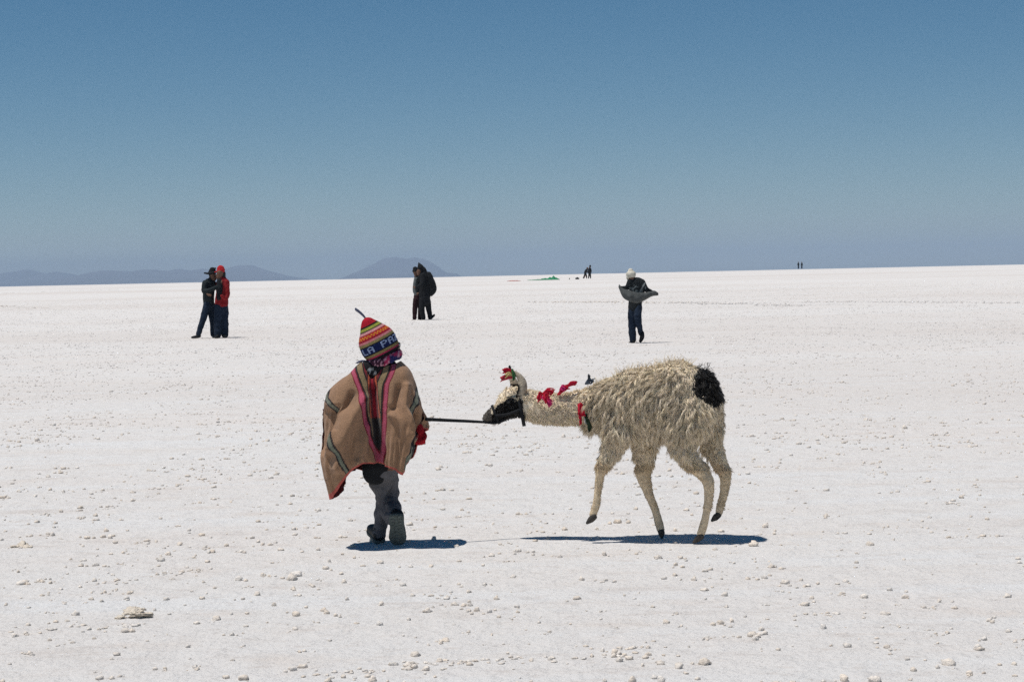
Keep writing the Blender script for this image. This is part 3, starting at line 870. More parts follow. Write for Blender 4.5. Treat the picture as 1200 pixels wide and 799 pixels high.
mid = pl(ppy, [(436, 420), (436, 445), (438, 472), (440, 490), (442, 510), (444, 530), (445, 546), (445, 560)])
sd = np.where(ppx < mid, ppx - xl, xr - ppx)
sd = sd + np.array([0.4 * noise.noise(Vector((a * 0.25, b_ * 0.25, 1))) for a, b_ in zip(ppx, ppy)])
for lo, hi, cc in ((0, 1.1, DRED), (1.1, 5.2, PINK), (5.2, 6.3, DRED), (6.3, 8.4, BLK), (8.4, 14.6, OLIVE), (14.6, 16.2, BLK), (16.2, 18.4, DRED), (18.4, 20.4, ORNG), (20.4, 21.6, DRED), (21.6, 99, BLK)):
    m_ = (sd >= lo) & (sd < hi)
    C[m_] = cc
am = np.abs(ppx - mid)
C[(sd > 6.3) & (am < 3.6) & (ppy > 484)] = BLK
C[(sd > 6.3) & (am < 6.2) & (ppy <= 484) & (ppy > 436)] = BLK
C[(sd > 6.3) & (am < 5.2) & (ppy <= 490) & (ppy > 430)] = ORNG * 1.25
C[(sd > 6.3) & (am < 3.4) & (ppy <= 490) & (ppy > 436)] = DRED * 0.7
m_ = (sd > 0) & (am < 1.2) & (ppy > 440) & (ppy < 488); C[m_] = np.array((0.33, 0.015, 0.03))
def side_stripe(pts, k=1.0, ok=True):
    d_, s_ = seg_dist(ppx, ppy, pts)
    C[(d_ < 3.8 * k) & ok] = BLK * 1.3
    C[(d_ < 2.0 * k) & ok] = GRNG
rL = pl(ppy, [(403, 468), (401, 488), (394, 508), (389, 522), (383, 534), (370, 540)]); rR = pl(ppy, [(475, 470), (478, 486), (482, 500), (485, 514)])
side_stripe([(386, 450), (383.5, 459), (383, 467), (388, 474), (394, 481), (400, 490), (407, 503)], .85, ppx < rL)
side_stripe([(393, 500), (394, 513), (396, 527), (401, 542), (414, 566)], .85, ppx > rL)
side_stripe([(491, 456), (487, 472), (480, 484), (474, 492)], .95, ppx > rR)
side_stripe([(484, 508), (481, 525), (478, 540), (473, 568)], 0.8)
edge = vv > 0.974
C[edge] = HEM
vcol(pm, C)
M['weave'] = mat('woven_alpaca_cloth', attr=True, rough=0.95, var=0.16, vscale=160, bump=0.55, bscale=280, sheen=0.15)
M['lining'] = mat('dark_red_lining', (0.10, 0.012, 0.014), 0.95, bump=0.3)
M['binding'] = mat('red_binding', (0.48, 0.10, 0.08), 0.95, bump=0.3)
po = put('poncho', pm, [M['weave'], M['lining'], M['binding']], boy)
sm = po.modifiers.new('thickness', 'SOLIDIFY'); sm.thickness = 0.006; sm.offset = -1; sm.material_offset = 1; sm.material_offset_rim = 2

# scarf and shirt collar showing in the neck opening
def ring_cloth(pts, r, name, colf, parent, seg=14):
    P = catmull(pts + [pts[0]], 10)[:-1]
    n = len(P); Vv = []; Ff = []
    T_ = np.roll(P[:, :3], -1, 0) - np.roll(P[:, :3], 1, 0)
    for i in range(n):
        t_ = T_[i] / np.linalg.norm(T_[i]); up = np.array((0, 0, 1.)); s_ = np.cross(t_, up); s_ /= np.linalg.norm(s_); up = np.cross(s_, t_)
        for a in range(seg):
            th = 2 * math.pi * a / seg
            k = 1 + 0.25 * noise.noise(Vector((i * 0.5, a * 0.6, 2)))
            Vv.append(P[i, :3] + (s_ * math.cos(th) * 0.6 + up * math.sin(th)) * P[i, 3] * k)
    for i in range(n):
        for a in range(seg):
            Ff.append((i * seg + a, i * seg + (a + 1) % seg, ((i + 1) % n) * seg + (a + 1) % seg, ((i + 1) % n) * seg + a))
    me = mk_mesh(Vv, Ff); Vv = np.array(Vv); X_, Y_ = proj_np(Vv)
    vcol(me, np.array([colf(a, b_) for a, b_ in zip(X_, Y_)]))
    return put(name, me, M['vc'], parent)
def scarf_col(a, b_):
    n = noise.noise(Vector((a * 0.35, b_ * 0.5, 1)))
    if a > 457 and b_ > 416.5 + n * 2: return (0.020, 0.022, 0.10)
    if n > 0.18: return (0.60, 0.32, 0.40)
    return (0.42, 0.03, 0.10) if a > 450 else (0.05, 0.012, 0.03)
ring_cloth([bp_(449, 424, -.075, 5), bp_(464, 417, -.045, 5.5), bp_(468, 415, .03, 5.5), bp_(458, 419, .09, 5), bp_(440, 421, .07, 5), bp_(431, 425, 0, 4.5), bp_(437, 426, -.06, 4.5)], None, 'scarf', scarf_col, boy)
def col_col(a, b_):
    dark = abs((a - 436) * 0.45 + (b_ - 434.5)) < 0.9
    return (0.36, 0.38, 0.39) if 431.2 < b_ < 437.5 and 431 < a < 441 and not dark else (0.012, 0.011, 0.014)
ring_cloth([bp_(437, 434.5, -.06, 8), bp_(449, 430, -.05, 7), bp_(462, 430, .02, 6), bp_(447, 434, .06, 6), bp_(430, 430, .02, 6), bp_(429, 431, -.05, 7)], None, 'collar', col_col, boy)
tie = tube([bp_(432, 424, -.02, 1.2), bp_(424, 423, -.03, 1.3), bp_(418.5, 425, -.03, 1.1)], 8)

# hat
ax_px = np.array((-0.447, -0.894))
hb = np.array(bp_(450.5, 416.5, 0.0)[:3])
HL = 49.5 * S
A_ = Vector(np.array(cR) * ax_px[0] - np.array(cU) * ax_px[1]) + Vector((0, -0.10, 0)); A_.normalize()
E2 = Vector((0, -1, 0)); E2 = (E2 - A_ * E2.dot(A_)).normalized(); E1 = E2.cross(A_) * -1
if E1.x < 0: E1 = -E1
prof = [(0, 18.2), (.06, 20.0), (.2, 22.0), (.36, 22.4), (.50, 20.6), (.62, 17.6), (.72, 14.2), (.80, 11.2), (.88, 8.4), (.94, 6.2), (.98, 3.6), (1.0, 0.8)]
pr = catmull(np.array(prof), 10)
def hr(t_): return float(np.interp(t_, pr[:, 0], pr[:, 1])) * S
def hat_pt(ph, t_, lift=0.0):
    r = hr(t_) + lift
    return Vector(hb) + A_ * (t_ * HL) + (E1 * math.sin(ph) + E2 * math.cos(ph)) * r
bands = [(0, .075, (0.010, .008, .012)), (.075, .115, (.36, .03, .08)), (.115, .175, (.26, .20, .085)), (.175, .20, (.008, .010, .012)), (.20, .375, (.010, .018, .085)), (.375, .40, (.008, .010, .012)), (.40, .465, (.27, .21, .09)),
         (.465, .515, (.58, .20, .22)), (.515, .56, (.34, .012, .03)), (.56, .625, 'zig'), (.625, .655, (.34, .012, .03)), (.655, .71, (.60, .28, .28)), (.71, .735, (.03, .03, .02)), (.735, .79, (.30, .31, .05)), (.79, .83, (.012, .012, .012)), (.83, 1.01, (.42, .010, .025))]
Vv = []; Ff = []; Cc = []
NT, NP = 200, 240
for j in range(NT + 1):
    t_ = j / NT
    for i in range(NP):
        ph = 2 * math.pi * i / NP
        knit = 0.0008 * math.sin(t_ * 260) + 0.0006 * math.sin(ph * 70)
        Vv.append(hat_pt(ph, t_, knit + 0.004 * noise.noise(Vector((math.sin(ph) * 2, math.cos(ph) * 2, t_ * 5)))))
        for lo, hi, cc in bands:
            if lo <= t_ < hi:
                if cc == 'zig': cc = (.62, .26, .03) if (math.sin(ph * 26) > 0) ^ (t_ > .592) else (.50, .03, .03)
                Cc.append(cc); break
for j in range(NT):
    for i in range(NP): Ff.append((j * NP + i, j * NP + (i + 1) % NP, (j + 1) * NP + (i + 1) % NP, (j + 1) * NP + i))
hm_ = mk_mesh(Vv, Ff); vcol(hm_, Cc)
hat = put('hat', hm_, M['vc'], boy)
# knitted lettering, one stitch per square
GL = {'L': ["X...", "X...", "X...", "X...", "X...", "X...", "XXXX"], 'A': [".XX.", "X..X", "X..X", "XXXX", "X..X", "X..X", "X..X"],
      'P': ["XXX.", "X..X", "X..X", "XXX.", "X...", "X...", "X..."], 'Z': ["XXXX", "...X", "..X.", ".XX.", ".X..", "X...", "XXXX"], ' ': ["..."] * 7}
M['letter'] = mat('pale_blue_yarn', (0.24, 0.30, 0.46), 0.95, var=0.25, vscale=150)
dph = R(5.0); ph0 = R(-60); t_lo, t_hi = .215, .365
ci = 0
for ch in "LA PAZ":
    g_ = GL[ch]
    Lv = []; Lf = []
    for cidx in range(len(g_[0])):
        for r_ in range(7):
            if g_[r_][cidx] != 'X': continue
            tt1 = t_hi - (t_hi - t_lo) * r_ / 7; tt0 = t_hi - (t_hi - t_lo) * (r_ + 1.06) / 7
            pa = ph0 + ci * dph; pb = pa + dph * 1.06
            o_ = len(Lv)
            for lift in (0.0005, 0.004):
                Lv += [hat_pt(pa, tt0, lift), hat_pt(pb, tt0, lift), hat_pt(pb, tt1, lift), hat_pt(pa, tt1, lift)]
            Lf += [(o_ + 4, o_ + 5, o_ + 6, o_ + 7), (o_, o_ + 1, o_ + 5, o_ + 4), (o_ + 1, o_ + 2, o_ + 6, o_ + 5), (o_ + 2, o_ + 3, o_ + 7, o_ + 6), (o_ + 3, o_, o_ + 4, o_ + 7)]
        ci += 1
    ci += 1
    if Lv: put('letter', mk_mesh(Lv, Lf), M['letter'], hat, smooth=False)
tip = hat_pt(0, 1.0)
tp = proj(tip)
ts = []
for k in range(7):
    jx, jy, jd = random.gauss(0, .7), random.gauss(0, .7), random.gauss(0, .004)
    ts.append(tube([bp_(tp[0] + 1, tp[1] + 1.5, 0, 0.8), bp_(tp[0] - 3.5 + jx * .5, tp[1] - 4 + jy * .5, -.01 + jd, 0.9), bp_(417.5 + jx, 362.5 + jy, -.015 + jd, 0.8)], 6))
M['tieyarn'] = mat('grey_blue_yarn', (0.10, 0.11, 0.17), 0.95, var=0.3, vscale=200)
put('tassel', mk_mesh(*merge(ts)), M['tieyarn'], hat)
put('tie_cord', mk_mesh(*tie), M['tieyarn'], hat)
# sunglasses
sg = [ellipsoid(bp_(467.2, 404.5, .075)[:3], (.010, .022, .017)), tube([bp_(458, 403, -.055, 1.2), bp_(466.5, 403.5, .02, 1.2), bp_(468, 404, .065, 1.4)], 8), ellipsoid(bp_(456, 404.5, .105)[:3], (.024, .008, .016))]
put('sunglasses', mk_mesh(*merge(sg)), M['plastic'], boy)
# gloved hand closed round the rope end
gs = [tube([bp_(491, 501, .01, 5.2), bp_(492, 507, .0, 6.0)], 12), tube([bp_(491.5, 505, .0, 6.2, 5), bp_(492.2, 513, -.005, 6.4, 5)], 12)]
for k, (fx, fl) in enumerate(((487.6, 9.5), (490.6, 10.5), (493.6, 10), (496.4, 8.5))):
    gs.append(tube([bp_(fx, 512, -.015, 2.0), bp_(fx + .3, 512 + fl * .62, -.03, 2.0), bp_(fx + .6, 512 + fl * .75, .0, 1.9), bp_(fx + .4, 512 + fl * .4, .022, 1.7)], 10))
gs.append(tube([bp_(496.5, 507, .0, 2.4), bp_(498.6, 511, -.02, 2.2), bp_(497, 515.5, -.035, 1.9)], 10))
put('glove', union(gs, 0.0035, 2), M['glove'], boy)

# ------------------------------------------------------------------ lead rope
n_pts = [bp_(492, 517, .0, 1.6), bp_(490, 506, .02, 1.6), bp_(487, 495, .03, 1.9), bp_(494, 490.8, .03, 2.1), bp_(503, 491.3, .03, 2.1), bp_(530, 492.6, .07, 1.9), bp_(552, 493.6, .11, 1.7)]
rp = n_pts + [lp(569, 494.6, -.01, 1.5), lp(573, 495.2, -.01, 1.5)]
Vv, Ff = tube(rp, 10, 14)
rope = put('lead_rope', mk_mesh(Vv, Ff), M['rope'])
tag(rope, 'taut black lead rope running from the poncho child to the llama muzzle', 'rope')

# ------------------------------------------------------------------ people further off
class Fig:
    def __init__(s, Y, label, px, cat='person'):
        s.Y = Y
        p = at(px, 360, Y)
        s.root = thing('person', label, cat, (p.x, Y, gz(Y)))
    def j(s, px, py, dy, ra, rb=None):
        Y = s.Y + dy; p = at(px, py, Y); k = Y / FPX
        return (p.x, p.y, p.z, ra * k, (ra if rb is None else rb) * k)
    def part(s, name, chains, ma, vox=None, it=3, rough=0.0):
        if name == 'body':      # keep the limbs well inside the clothes
            ks = [0.5 if c_[-1][1] - c_[0][1] >= 26 else 0.75 if c_[-1][1] - c_[0][1] > 15 else 1 for c_ in chains]
            chains = [[(q[0], q[1], q[2]) + tuple(r_ * k_ for r_ in q[3:]) for q in c_] for c_, k_ in zip(chains, ks)]
        rough *= 0.5
        sh = [tube([s.j(*q) for q in c_], 12, 4) for c_ in chains]
        me = union(sh, vox or s.Y / FPX * 0.5, it)
        if rough:
            v_ = verts(me); n_ = normals(me)
            d_ = np.array([rough * nz(q, 7, 3) + rough * 0.5 * nz(q, 18, 5) for q in v_])
            set_verts(me, v_ + n_ * d_[:, None])
        return put(name, me, ma, s.root)

# couple on the left: dark jacket with brimmed hat, and red jacket with red cap
f1 = Fig(48.1, 'person in dark jacket, jeans and black brimmed hat leaning in to embrace someone in red', 243)
f1.part('body', [[(249.0, 322, 0, 4.0, 4.5), (250.5, 326.5, 0, 3.4, 3.8)], [(246.5, 327, 0, 2.6), (245, 332, 0, 3)], [(252.6, 323.5, 0, .9), (253.4, 324.5, 0, .8)], [(245, 332, 0, 6, 5), (244.5, 352, 0, 5, 5)], [(244.5, 352, 0, 4), (237, 373, 0, 3), (231, 391, 0, 2)], [(247, 352, 0, 4), (249, 373, .1, 3), (250, 392, .1, 2)], [(256.5, 335, -.25, 1.6), (259, 331.5, -.25, 1.4), (260, 329.5, -.25, .9)]], M['skin'])
f1.part('jacket', [[(245.5, 332, 0, 6.8, 6), (244.5, 342, 0, 7, 6.5), (244.5, 354.5, 0, 6.6, 6)], [(240.5, 332, -.12, 4), (239.5, 341, -.2, 3.2), (247, 339.5, -.28, 2.7), (256, 335.5, -.26, 2.2)], [(249, 331, .15, 4), (255, 338, .2, 3), (262, 337, .25, 2.4)]], M['darkjacket'], rough=.02)
f1.part('trousers', [[(245, 353, 0, 5.8, 5.5), (244.5, 358, 0, 5.8, 5.5)], [(243, 357, -.05, 5), (238.5, 373, -.08, 4), (232.5, 391, -.1, 3.1)], [(247, 357, .1, 5), (249, 374, .12, 4), (250, 392, .12, 3.2)]], M['jeans'], rough=.02)
f1.part('boot', [[(233.5, 393.6, -.1, 2.2), (229.5, 394.6, -.15, 1.9), (225, 395.3, -.2, 1.3)]], M['shoe'])
f1.part('boot', [[(250, 393.4, .1, 2.2), (250.5, 394.5, .0, 1.9), (251, 394.8, -.1, 1.5)]], M['shoe'])
f1.part('hat', [[(248.5, 319.8, 0, 4.7, 4.8), (249, 317, 0, 3.9, 4)], [(239.6, 320.0, 0, .9, 3), (244, 320.4, 0, 1.3, 6.5), (250, 319.6, 0, 1.2, 7.5), (254.5, 318.0, 0, .9, 4)], [(247.4, 314.2, 0, .9, 1.6), (249.5, 315.6, 0, 1.4, 2), (252.5, 314.4, 0, .9, 1.6)]], M['black'], vox=.006, it=1)
f1.part('hair', [[(246.8, 321, .0, 2.2, 3.6), (247.2, 326, .0, 1.9, 3.2)]], M['hair'])

f2 = Fig(48.0, 'person in red jacket, dark jeans and red cap embracing someone in black brimmed hat', 259)
f2.part('body', [[(258.0, 319.5, -.03, 4.2, 4.6), (256.6, 325, -.03, 3.4, 4)], [(259, 325, 0, 2.8), (260, 331, 0, 3)], [(254.4, 321.5, -.02, .9), (253.6, 322.6, -.02, .8)], [(260, 332, 0, 6, 5), (259, 355, 0, 5.5, 5)], [(256, 355, 0, 4), (255, 375, 0, 3), (254.5, 392, 0, 2)], [(262, 355, 0, 4), (262.5, 375, 0, 3), (263, 392, 0, 2)], [(246.5, 346, -.3, 1.5), (244, 345.5, -.3, 1.3), (242.5, 344.5, -.3, .9)]], M['skin'])
f2.part('jacket', [[(260.5, 330, 0, 6.6, 6.5), (260.5, 343, 0, 7.2, 7), (259.5, 356, 0, 8.2, 7)], [(265, 331, -.05, 3.8), (266.6, 341, -.1, 3.2), (265, 350, -.15, 2.6), (260, 347, -.28, 2.2)], [(257, 331, .15, 3.6), (250, 338, .2, 3), (245, 341, .25, 2.4)]], M['redcloth'], rough=.03)
f2.part('vest', [[(257.4, 330, -.10, 3.6, 4), (257.2, 340, -.14, 3.8, 4), (256.4, 349, -.14, 3.0, 3)]], M['black'], rough=.02)
f2.part('trousers', [[(259.5, 355, 0, 7.6, 6), (259.5, 362, 0, 7.4, 6)], [(256, 360, -.05, 5.3, 5), (255.3, 378, -.05, 5.0, 4.6), (255, 392, -.05, 4.6, 4.4)], [(263, 360, .05, 5.0, 5), (263.2, 378, .05, 4.6, 4.6), (263.6, 392, .05, 4.4, 4.4)]], M['jeans'], rough=.03)
f2.part('boot', [[(255.5, 393.4, -.05, 2.4), (254.2, 394.6, -.2, 2.0), (252.5, 395.2, -.3, 1.5)]], M['shoe'])
f2.part('boot', [[(263.5, 393.2, .05, 2.4), (263.8, 394.2, -.1, 2.0), (263.5, 394.8, -.2, 1.5)]], M['shoe'])
f2.part('cap', [[(258.8, 316.6, 0, 5.0, 5.2), (258.6, 315.4, 0, 4.6, 4.6)], [(255, 318, -.02, .8, 3), (251.8, 318.9, -.03, .7, 2)]], M['redcap'], vox=.007, it=1)
f2.part('hair', [[(261.8, 320, .03, 2.6, 4), (262.2, 328, .03, 2.6, 3.5)]], M['hair'])

# couple in the middle, in black, one with a backpack
f3 = Fig(61.4, 'person in black peaked hood and black coat with a bulging backpack, hugging a companion', 498)
f3.part('body', [[(492.5, 316, 0, 3.6, 4), (491, 320.5, 0, 2.8, 3)], [(493.5, 320, 0, 2.6), (496, 325, 0, 3)], [(489, 317.5, -.02, .8), (488.3, 318.6, -.02, .7)], [(497, 326, 0, 5, 5), (497.5, 346, 0, 4.5, 5)], [(495, 346, -.04, 3.5), (494.6, 362, -.08, 2.2), (496, 373, -.1, 1.6)], [(500, 346, .08, 3.0), (502.4, 361, .1, 2), (503.6, 372, .1, 1.6)], [(487, 337, -.3, 1.3), (485.3, 336.5, -.3, 1.1), (484.4, 335.6, -.3, .7)]], M['skin'])
f3.part('coat', [[(496, 322, 0, 5.2, 5), (498, 332, 0, 6.6, 6), (498, 349, 0, 6.8, 6)], [(495, 323, -.2, 3.2), (494.5, 333, -.3, 2.8), (488, 337, -.3, 2.2)], [(496, 323, .2, 3.2), (490, 332, .3, 2.6), (486, 336, .3, 2)]], M['black'], rough=.03)
f3.part('hood', [[(493.4, 317, 0.03, 4.2, 4.8), (492.6, 313, 0, 4.0, 4.4), (491.4, 309.8, 0, 1.8, 2), (490.6, 308.0, 0, .7)], [(495.8, 316, .02, 3.6, 4), (498, 321, .02, 3.6, 4)]], M['black'])
f3.part('trousers', [[(497.5, 347, 0, 6.3, 5.5), (497.5, 353, 0, 6.2, 5.5)], [(495, 352, -.05, 4.2), (494.5, 363, -.08, 3.4), (496, 372.5, -.1, 2.8)], [(500.5, 352, .1, 4.2), (502.5, 362, .1, 3.4), (503.8, 371, .1, 2.8)]], M['black'], rough=.02)
f3.part('boot', [[(496.5, 374, -.1, 1.7), (494, 375.2, -.15, 1.3), (492, 375.6, -.2, 1)]], M['shoe'])
f3.part('boot', [[(502.5, 375.2, .0, 1.3), (504.5, 373, .05, 1.7), (508, 370, .1, 1.6), (509, 369, .1, 1.1)]], M['shoe'])
bkp = f3.part('backpack', [[(502.5, 322, .0, 3.6, 4.5), (505.5, 331, 0, 4.6, 5), (507, 339, 0, 4.8, 5), (505, 344, 0, 3.6, 4.4)]], M['black'], rough=.03)
f4 = Fig(61.7, 'person in black hat and grey sleeves half hidden behind a companion with a backpack', 488)
f4.part('body', [[(487, 318.5, .05, 3.2, 3.6), (488, 322.5, .05, 2.6, 3)], [(487.5, 322, .05, 2.2), (488, 326, .05, 2.6)], [(489.8, 320, .02, .7), (490.3, 321, .02, .6)], [(489, 327, .05, 4.2, 4.4), (489, 346, .05, 3.6, 4)], [(487.5, 346, 0, 3), (486.5, 360, 0, 2.3), (486, 372, 0, 1.7)], [(491, 346, .08, 3), (492.2, 360, .1, 2.0), (492, 372, .1, 1.5)], [(488, 344.5, -.28, 1.3), (489.6, 344, -.28, 1.2), (490.8, 343.2, -.28, .7)]], M['skin'])
f4.part('jacket', [[(489.5, 327, .05, 4.4, 4.6), (490, 337, .05, 4.6, 5), (489.5, 349, .05, 4.4, 4.6)]], M['darkjacket'], rough=.02)
f4.part('sleeve', [[(487.2, 327, -.15, 2.3), (485.8, 335, -.22, 2.1), (485.6, 341, -.26, 2.0), (487, 344.5, -.28, 1.7)]], M['greysleeve'], rough=.01)
f4.part('hat', [[(486.8, 317.2, .05, 3.4, 3.8), (486.5, 315.2, .05, 2.9, 3.2)], [(483.6, 317.8, .05, .7, 2), (486, 317.4, .05, .8, 4.5), (489.5, 317.4, .05, .7, 2)]], M['black'], vox=.007, it=1)
f4.part('trousers', [[(489.3, 347, .03, 4.4, 4.4), (489, 352, .03, 4.6, 4.4)], [(487.5, 351, -.02, 3.7), (486.2, 362, -.04, 3.0), (485.8, 372.5, -.05, 2.5)], [(491.5, 351, .08, 3.4), (492.3, 362, .1, 2.8), (491.8, 372.5, .1, 2.3)]], M['maroon'], rough=.02)
f4.part('boot', [[(486, 374, -.05, 1.6), (484, 375.3, -.1, 1.3), (481.5, 375.8, -.15, .9)]], M['shoe'])
f4.part('boot', [[(492, 373.8, .1, 1.6), (490.5, 375, .05, 1.3), (489, 375.3, 0, .9)]], M['shoe'])

# youth in white hat with the jacket spread in the wind
f5 = Fig(38.4, 'person in white knit hat and jeans holding a grey jacket spread out in the wind', 745)
f5.part('body', [[(739.5, 321.5, .0, 5.0, 5.2), (740, 327.5, 0, 3.8, 4.4)], [(741, 327, 0, 3), (743, 333, 0, 3.2)], [(735.6, 324.5, .06, 1.0), (734.8, 326, .06, .8)], [(744, 333, 0, 7, 5.5), (744, 358, 0, 6, 5)], [(742, 358, 0, 4.5), (741, 378, 0, 3.4), (742, 398, 0, 2.2)], [(747, 358, 0, 4.5), (748, 376, -.05, 3.4), (751.5, 390, .1, 2.2)], [(728, 336.5, .1, 1.4), (726.6, 335.8, .1, 1.2), (725.6, 334.8, .1, .8)], [(764, 342, .1, 1.4), (766, 341.5, .1, 1.2), (767.4, 341.6, .1, .8)]], M['skin'])
f5.part('hat', [[(739.4, 321.5, .0, 6.0, 6.2), (739.2, 319.4, 0, 5.4, 5.6), (739, 317.6, 0, 3.2, 3.2)], [(739, 316.6, 0, 1.8), (739, 316.0, 0, 1.4)], [(735.6, 325, .0, 2.0, 3.4), (735.8, 327, .0, 1.4, 2.6)]], M['whiteknit'], vox=.008, it=2)
def f5c():
    me = union([tube([f5.j(*q) for q in c_], 12, 4) for c_ in ([(745, 331, 0, 9.2, 6), (746.5, 339, 0, 9.6, 6.5), (745, 348, 0, 8.0, 6.2), (744, 361, 0, 8.2, 6.8)], [(739, 330, -.02, 4.2), (735, 337, -.04, 3.2), (729, 337.5, .05, 2.3)], [(752, 331, -.02, 4.4), (757, 339, -.05, 3.4), (763.5, 342, .05, 2.3)])], .008, 3)
    v_ = verts(me); x_, y_ = proj_np(v_)
    cc = np.tile(np.array((.012, .015, .017)), (len(v_), 1))
    for i in range(len(v_)):
        n_ = noise.noise(Vector((x_[i] * .33 + y_[i] * .25, y_[i] * .22 - x_[i] * .1, 4)))
        if 334 < y_[i] < 346 and 737 < x_[i] < 757 and n_ > .16: cc[i] = (.13, .15, .15)
        if abs(x_[i] - (756.5 - (y_[i] - 330) * .55)) < .9 and 331 < y_[i] < 344: cc[i] = (.22, .24, .24)
    vcol(me, cc)
    return me
M['patjacket'] = mat('patterned_jacket_cloth', attr=True, rough=.9, var=.1)
put('jacket', f5c(), M['patjacket'], f5.root)
# the wind-filled cloth: a shallow curved trough with thickness
topc = [(725.2, 334, .02), (730, 338, -.14), (738, 341, -.24), (747, 343.5, -.26), (757, 343.5, -.18), (766, 341.5, -.06), (770.5, 344, .02)]
botc = [(726.5, 338, .0), (731, 348, -.16), (738, 352.5, -.24), (746, 354.5, -.25), (754, 351.5, -.2), (763, 346.5, -.1), (771.3, 345, .02)]
tcv = catmull(np.array(topc), 8); bcv = catmull(np.array(botc), 8)
Vv = []; Ff = []; nn = len(tcv)
for k in range(13):
    for i in range(nn):
        q = tcv[i] * (1 - k / 12) + bcv[i] * k / 12
        bul = -0.05 * math.sin(math.pi * k / 12) + .035 * noise.noise(Vector((i * .22, k * .12, 2)))
        Vv.append(at(q[0], q[1], 38.4 + q[2] + bul))
for k in range(12):
    for i in range(nn - 1): Ff.append((k * nn + i, k * nn + i + 1, (k + 1) * nn + i + 1, (k + 1) * nn + i))
o = put('windblown_cloth', mk_mesh(Vv, Ff), M['greycloth'], f5.root)
sm = o.modifiers.new('thickness', 'SOLIDIFY'); sm.thickness = .02
f5.part('trousers', [[(744, 358, 0, 6.4, 5.2), (744, 363, 0, 7.0, 5.8)], [(741.5, 360, .0, 5.6, 5.4), (740.5, 378, .0, 4.8, 4.6), (741.8, 398, .0, 4.2, 4)], [(747.5, 360, -.02, 5.4), (748, 374, -.1, 4.4), (750.5, 388, .0, 3.4), (751.5, 391, .02, 3.2)]], M['jeans'], rough=.025)
f5.part('boot', [[(742.5, 399.5, -.02, 2.6), (740.5, 401, .1, 2.1), (738, 401.7, .2, 1.5)]], M['shoe'])
f5.part('boot', [[(752.5, 390, -.02, 2.5), (752.4, 395, -.05, 2.8), (750.6, 399.6, .0, 2.0)]], M['shoe'])

# two tiny people by the kite cloth
f6 = Fig(233, 'tiny distant person bending forward beside a dark bag on the salt', 686)
f6.part('body', [[(688.4, 314.2, 0, 1.1), (688.6, 315.4, 0, .9)], [(688, 316, 0, .8), (687, 317.5, 0, 1)], [(687, 318, 0, 1.3), (685.8, 320.5, 0, 1.3)], [(685.8, 320.5, 0, 1), (684.5, 326, 0, .5)], [(686.2, 320.5, 0, 1), (687.6, 326, 0, .5)]], M['skin'], vox=.03)
f6.part('jacket', [[(687.8, 315.8, 0, 1.2), (686.6, 317.5, 0, 1.6), (685.8, 320, 0, 1.5)], [(687.6, 317, -.2, .7), (689, 319.5, -.2, .6), (689.8, 320.2, -.2, .5)], [(685.6, 317.4, .2, .7), (685.2, 320.2, .2, .6)]], M['black'], vox=.03)
f6.part('trousers', [[(685.9, 319.8, 0, 1.5), (685.9, 321, 0, 1.4)], [(685.6, 321, 0, 1.0), (684.6, 323.6, 0, .8), (683.4, 326, 0, .6)], [(686.3, 321, 0, 1.0), (687.4, 323.4, 0, .8), (687.4, 326, 0, .6)]], M['darkjacket'], vox=.03)
f7 = Fig(232, 'tiny distant person standing upright next to a bending companion', 691)
f7.part('body', [[(691.5, 312.3, 0, 1.1), (691.3, 313.6, 0, .9)], [(691.3, 314, 0, .7), (691.2, 315, 0, .9)], [(691, 315.5, 0, 1.4), (691, 319.5, 0, 1.2)], [(690.4, 320, 0, .9), (690, 326, 0, .5)], [(691.6, 320, 0, .9), (692, 326, 0, .5)]], M['skin'], vox=.03)
f7.part('jacket', [[(691.2, 315, 0, 1.6), (691, 319.6, 0, 1.6)], [(690, 315.4, -.1, .7), (689.3, 317.6, -.15, .6), (689.6, 319.6, -.2, .5)], [(692.4, 315.4, .1, .7), (692.8, 317.6, .1, .6), (692.6, 319.8, .1, .5)]], M['black'], vox=.03)
f7.part('trousers', [[(691, 319.4, 0, 1.4), (691, 320.6, 0, 1.4)], [(690.3, 320.6, 0, .9), (690, 323.4, 0, .8), (689.7, 326, 0, .65)], [(691.7, 320.6, 0, .9), (692, 323.4, 0, .8), (692.1, 326, 0, .65)]], M['darkjacket'], vox=.03)
f7.part('hat', [[(691.6, 311.9, 0, 1.25), (691.6, 311.4, 0, 1.0)]], M['black'], vox=.03)
for px, lb in ((935.6, 'left one of two tiny dark people standing on the horizon at right'), (939.6, 'right one of two tiny dark people standing on the horizon at right')):
    f8 = Fig(496, lb, px); f8.root['group'] = 'tiny people on the horizon'
    f8.part('body', [[(px, 307.2, 0, .55), (px, 307.8, 0, .45)], [(px, 308, 0, .4), (px, 308.6, 0, .5)], [(px, 308.8, 0, .75), (px, 311, 0, .6)], [(px - .3, 311, 0, .45), (px - .4, 314.6, 0, .25)], [(px + .3, 311, 0, .45), (px + .4, 314.6, 0, .25)]], M['skin'], vox=.05)
    f8.part('coat', [[(px, 308.7, 0, .85), (px, 311.2, 0, .85)], [(px - .7, 308.8, 0, .4), (px - .95, 310.8, 0, .3)], [(px + .7, 308.8, 0, .4), (px + .95, 310.8, 0, .3)]], M['darkjacket'], vox=.05)
    f8.part('trousers', [[(px - .3, 311, 0, .55), (px - .35, 312.8, 0, .45), (px - .4, 314.7, 0, .38)], [(px + .35, 311, 0, .55), (px + .4, 312.8, 0, .45), (px + .45, 314.7, 0, .38)]], M['jeans'], vox=.05)

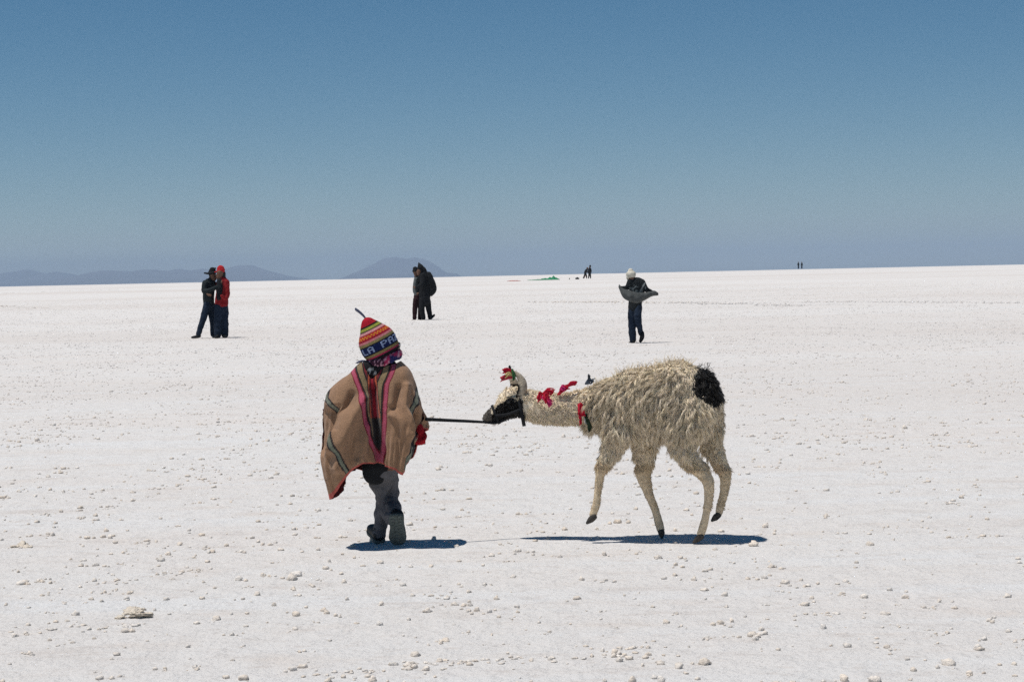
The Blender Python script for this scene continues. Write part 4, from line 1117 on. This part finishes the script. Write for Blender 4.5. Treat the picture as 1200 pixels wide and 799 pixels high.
# crumpled kite cloth, red strip and bag
def cloth(name, prof, Y, dep, colr, label, cat, seed):
    Vv = []; Ff = []; nxx = 60; nyy = 16
    for i in range(nxx + 1):
        px = prof[0][0] + (prof[-1][0] - prof[0][0]) * i / nxx
        h = np.interp(px, [q[0] for q in prof], [q[1] for q in prof]) * Y / FPX
        b0 = at(px, 327, Y)
        for k in range(nyy + 1):
            s = k / nyy * 2 - 1
            yy = Y + s * dep
            z = gz(yy) + .012 + h * max(0, 1 - abs(s) ** 1.5) * (0.75 + 0.6 * noise.noise(Vector((i * .28, k * .35, seed))))
            Vv.append((b0.x, yy, max(gz(yy) + .012, z)))
    for i in range(nxx):
        for k in range(nyy):
            a = i * (nyy + 1) + k; Ff.append((a, a + nyy + 1, a + nyy + 2, a + 1))
    ma = mat(name + '_nylon', colr, .7, var=.3, vscale=3)
    o_ = put(name, mk_mesh(Vv, Ff), ma)
    s_ = o_.modifiers.new('thickness', 'SOLIDIFY'); s_.thickness = .01
    tag(o_, label, cat)
cloth('kite_cloth', [(618, .2), (628, .9), (634, 1.2), (638, 2.6), (640, 1.8), (644, 3.2), (647, 4.6), (650, 3.8), (655, 1.2), (656, .3)], 234, 1.2, (.03, .22, .10), 'crumpled green cloth lying on the far salt flat, like a collapsed kite', 'cloth', 3)
cloth('cloth_strip', [(594, .2), (598, .8), (606, .9), (610, .2)], 226, .8, (.40, .12, .10), 'thin reddish cloth strip lying on the salt left of the green cloth', 'cloth', 9)
p = at(676.5, 325.8, 233); k = 233 / FPX
bg_ = union([tube([(p.x - 1.8 * k, 233, gz(233) + .9 * k, .8 * k), (p.x, 233, gz(233) + 1.1 * k, 1.25 * k), (p.x + 1.6 * k, 233, gz(233) + .9 * k, .9 * k)], 12), tube([(p.x - 1 * k, 233, gz(233) + 1.6 * k, .2 * k), (p.x, 233, gz(233) + 2.6 * k, .2 * k), (p.x + 1 * k, 233, gz(233) + 1.6 * k, .2 * k)], 8)], .025, 1)
tag(put('duffel_bag', bg_, M['black']), 'dark duffel bag on the salt between green cloth and two tiny people', 'bag')
p = at(667.3, 326, 233)
sb = union([tube([(p.x, 233, gz(233) + .3 * k, .55 * k), (p.x, 233, gz(233) + 1.2 * k, .5 * k), (p.x + .2 * k, 233, gz(233) + 1.7 * k, .3 * k)], 10)], .02, 1)
tag(put('small_pack', sb, M['greycloth']), 'tiny grey pack standing between the green cloth and the dark bag', 'bag')
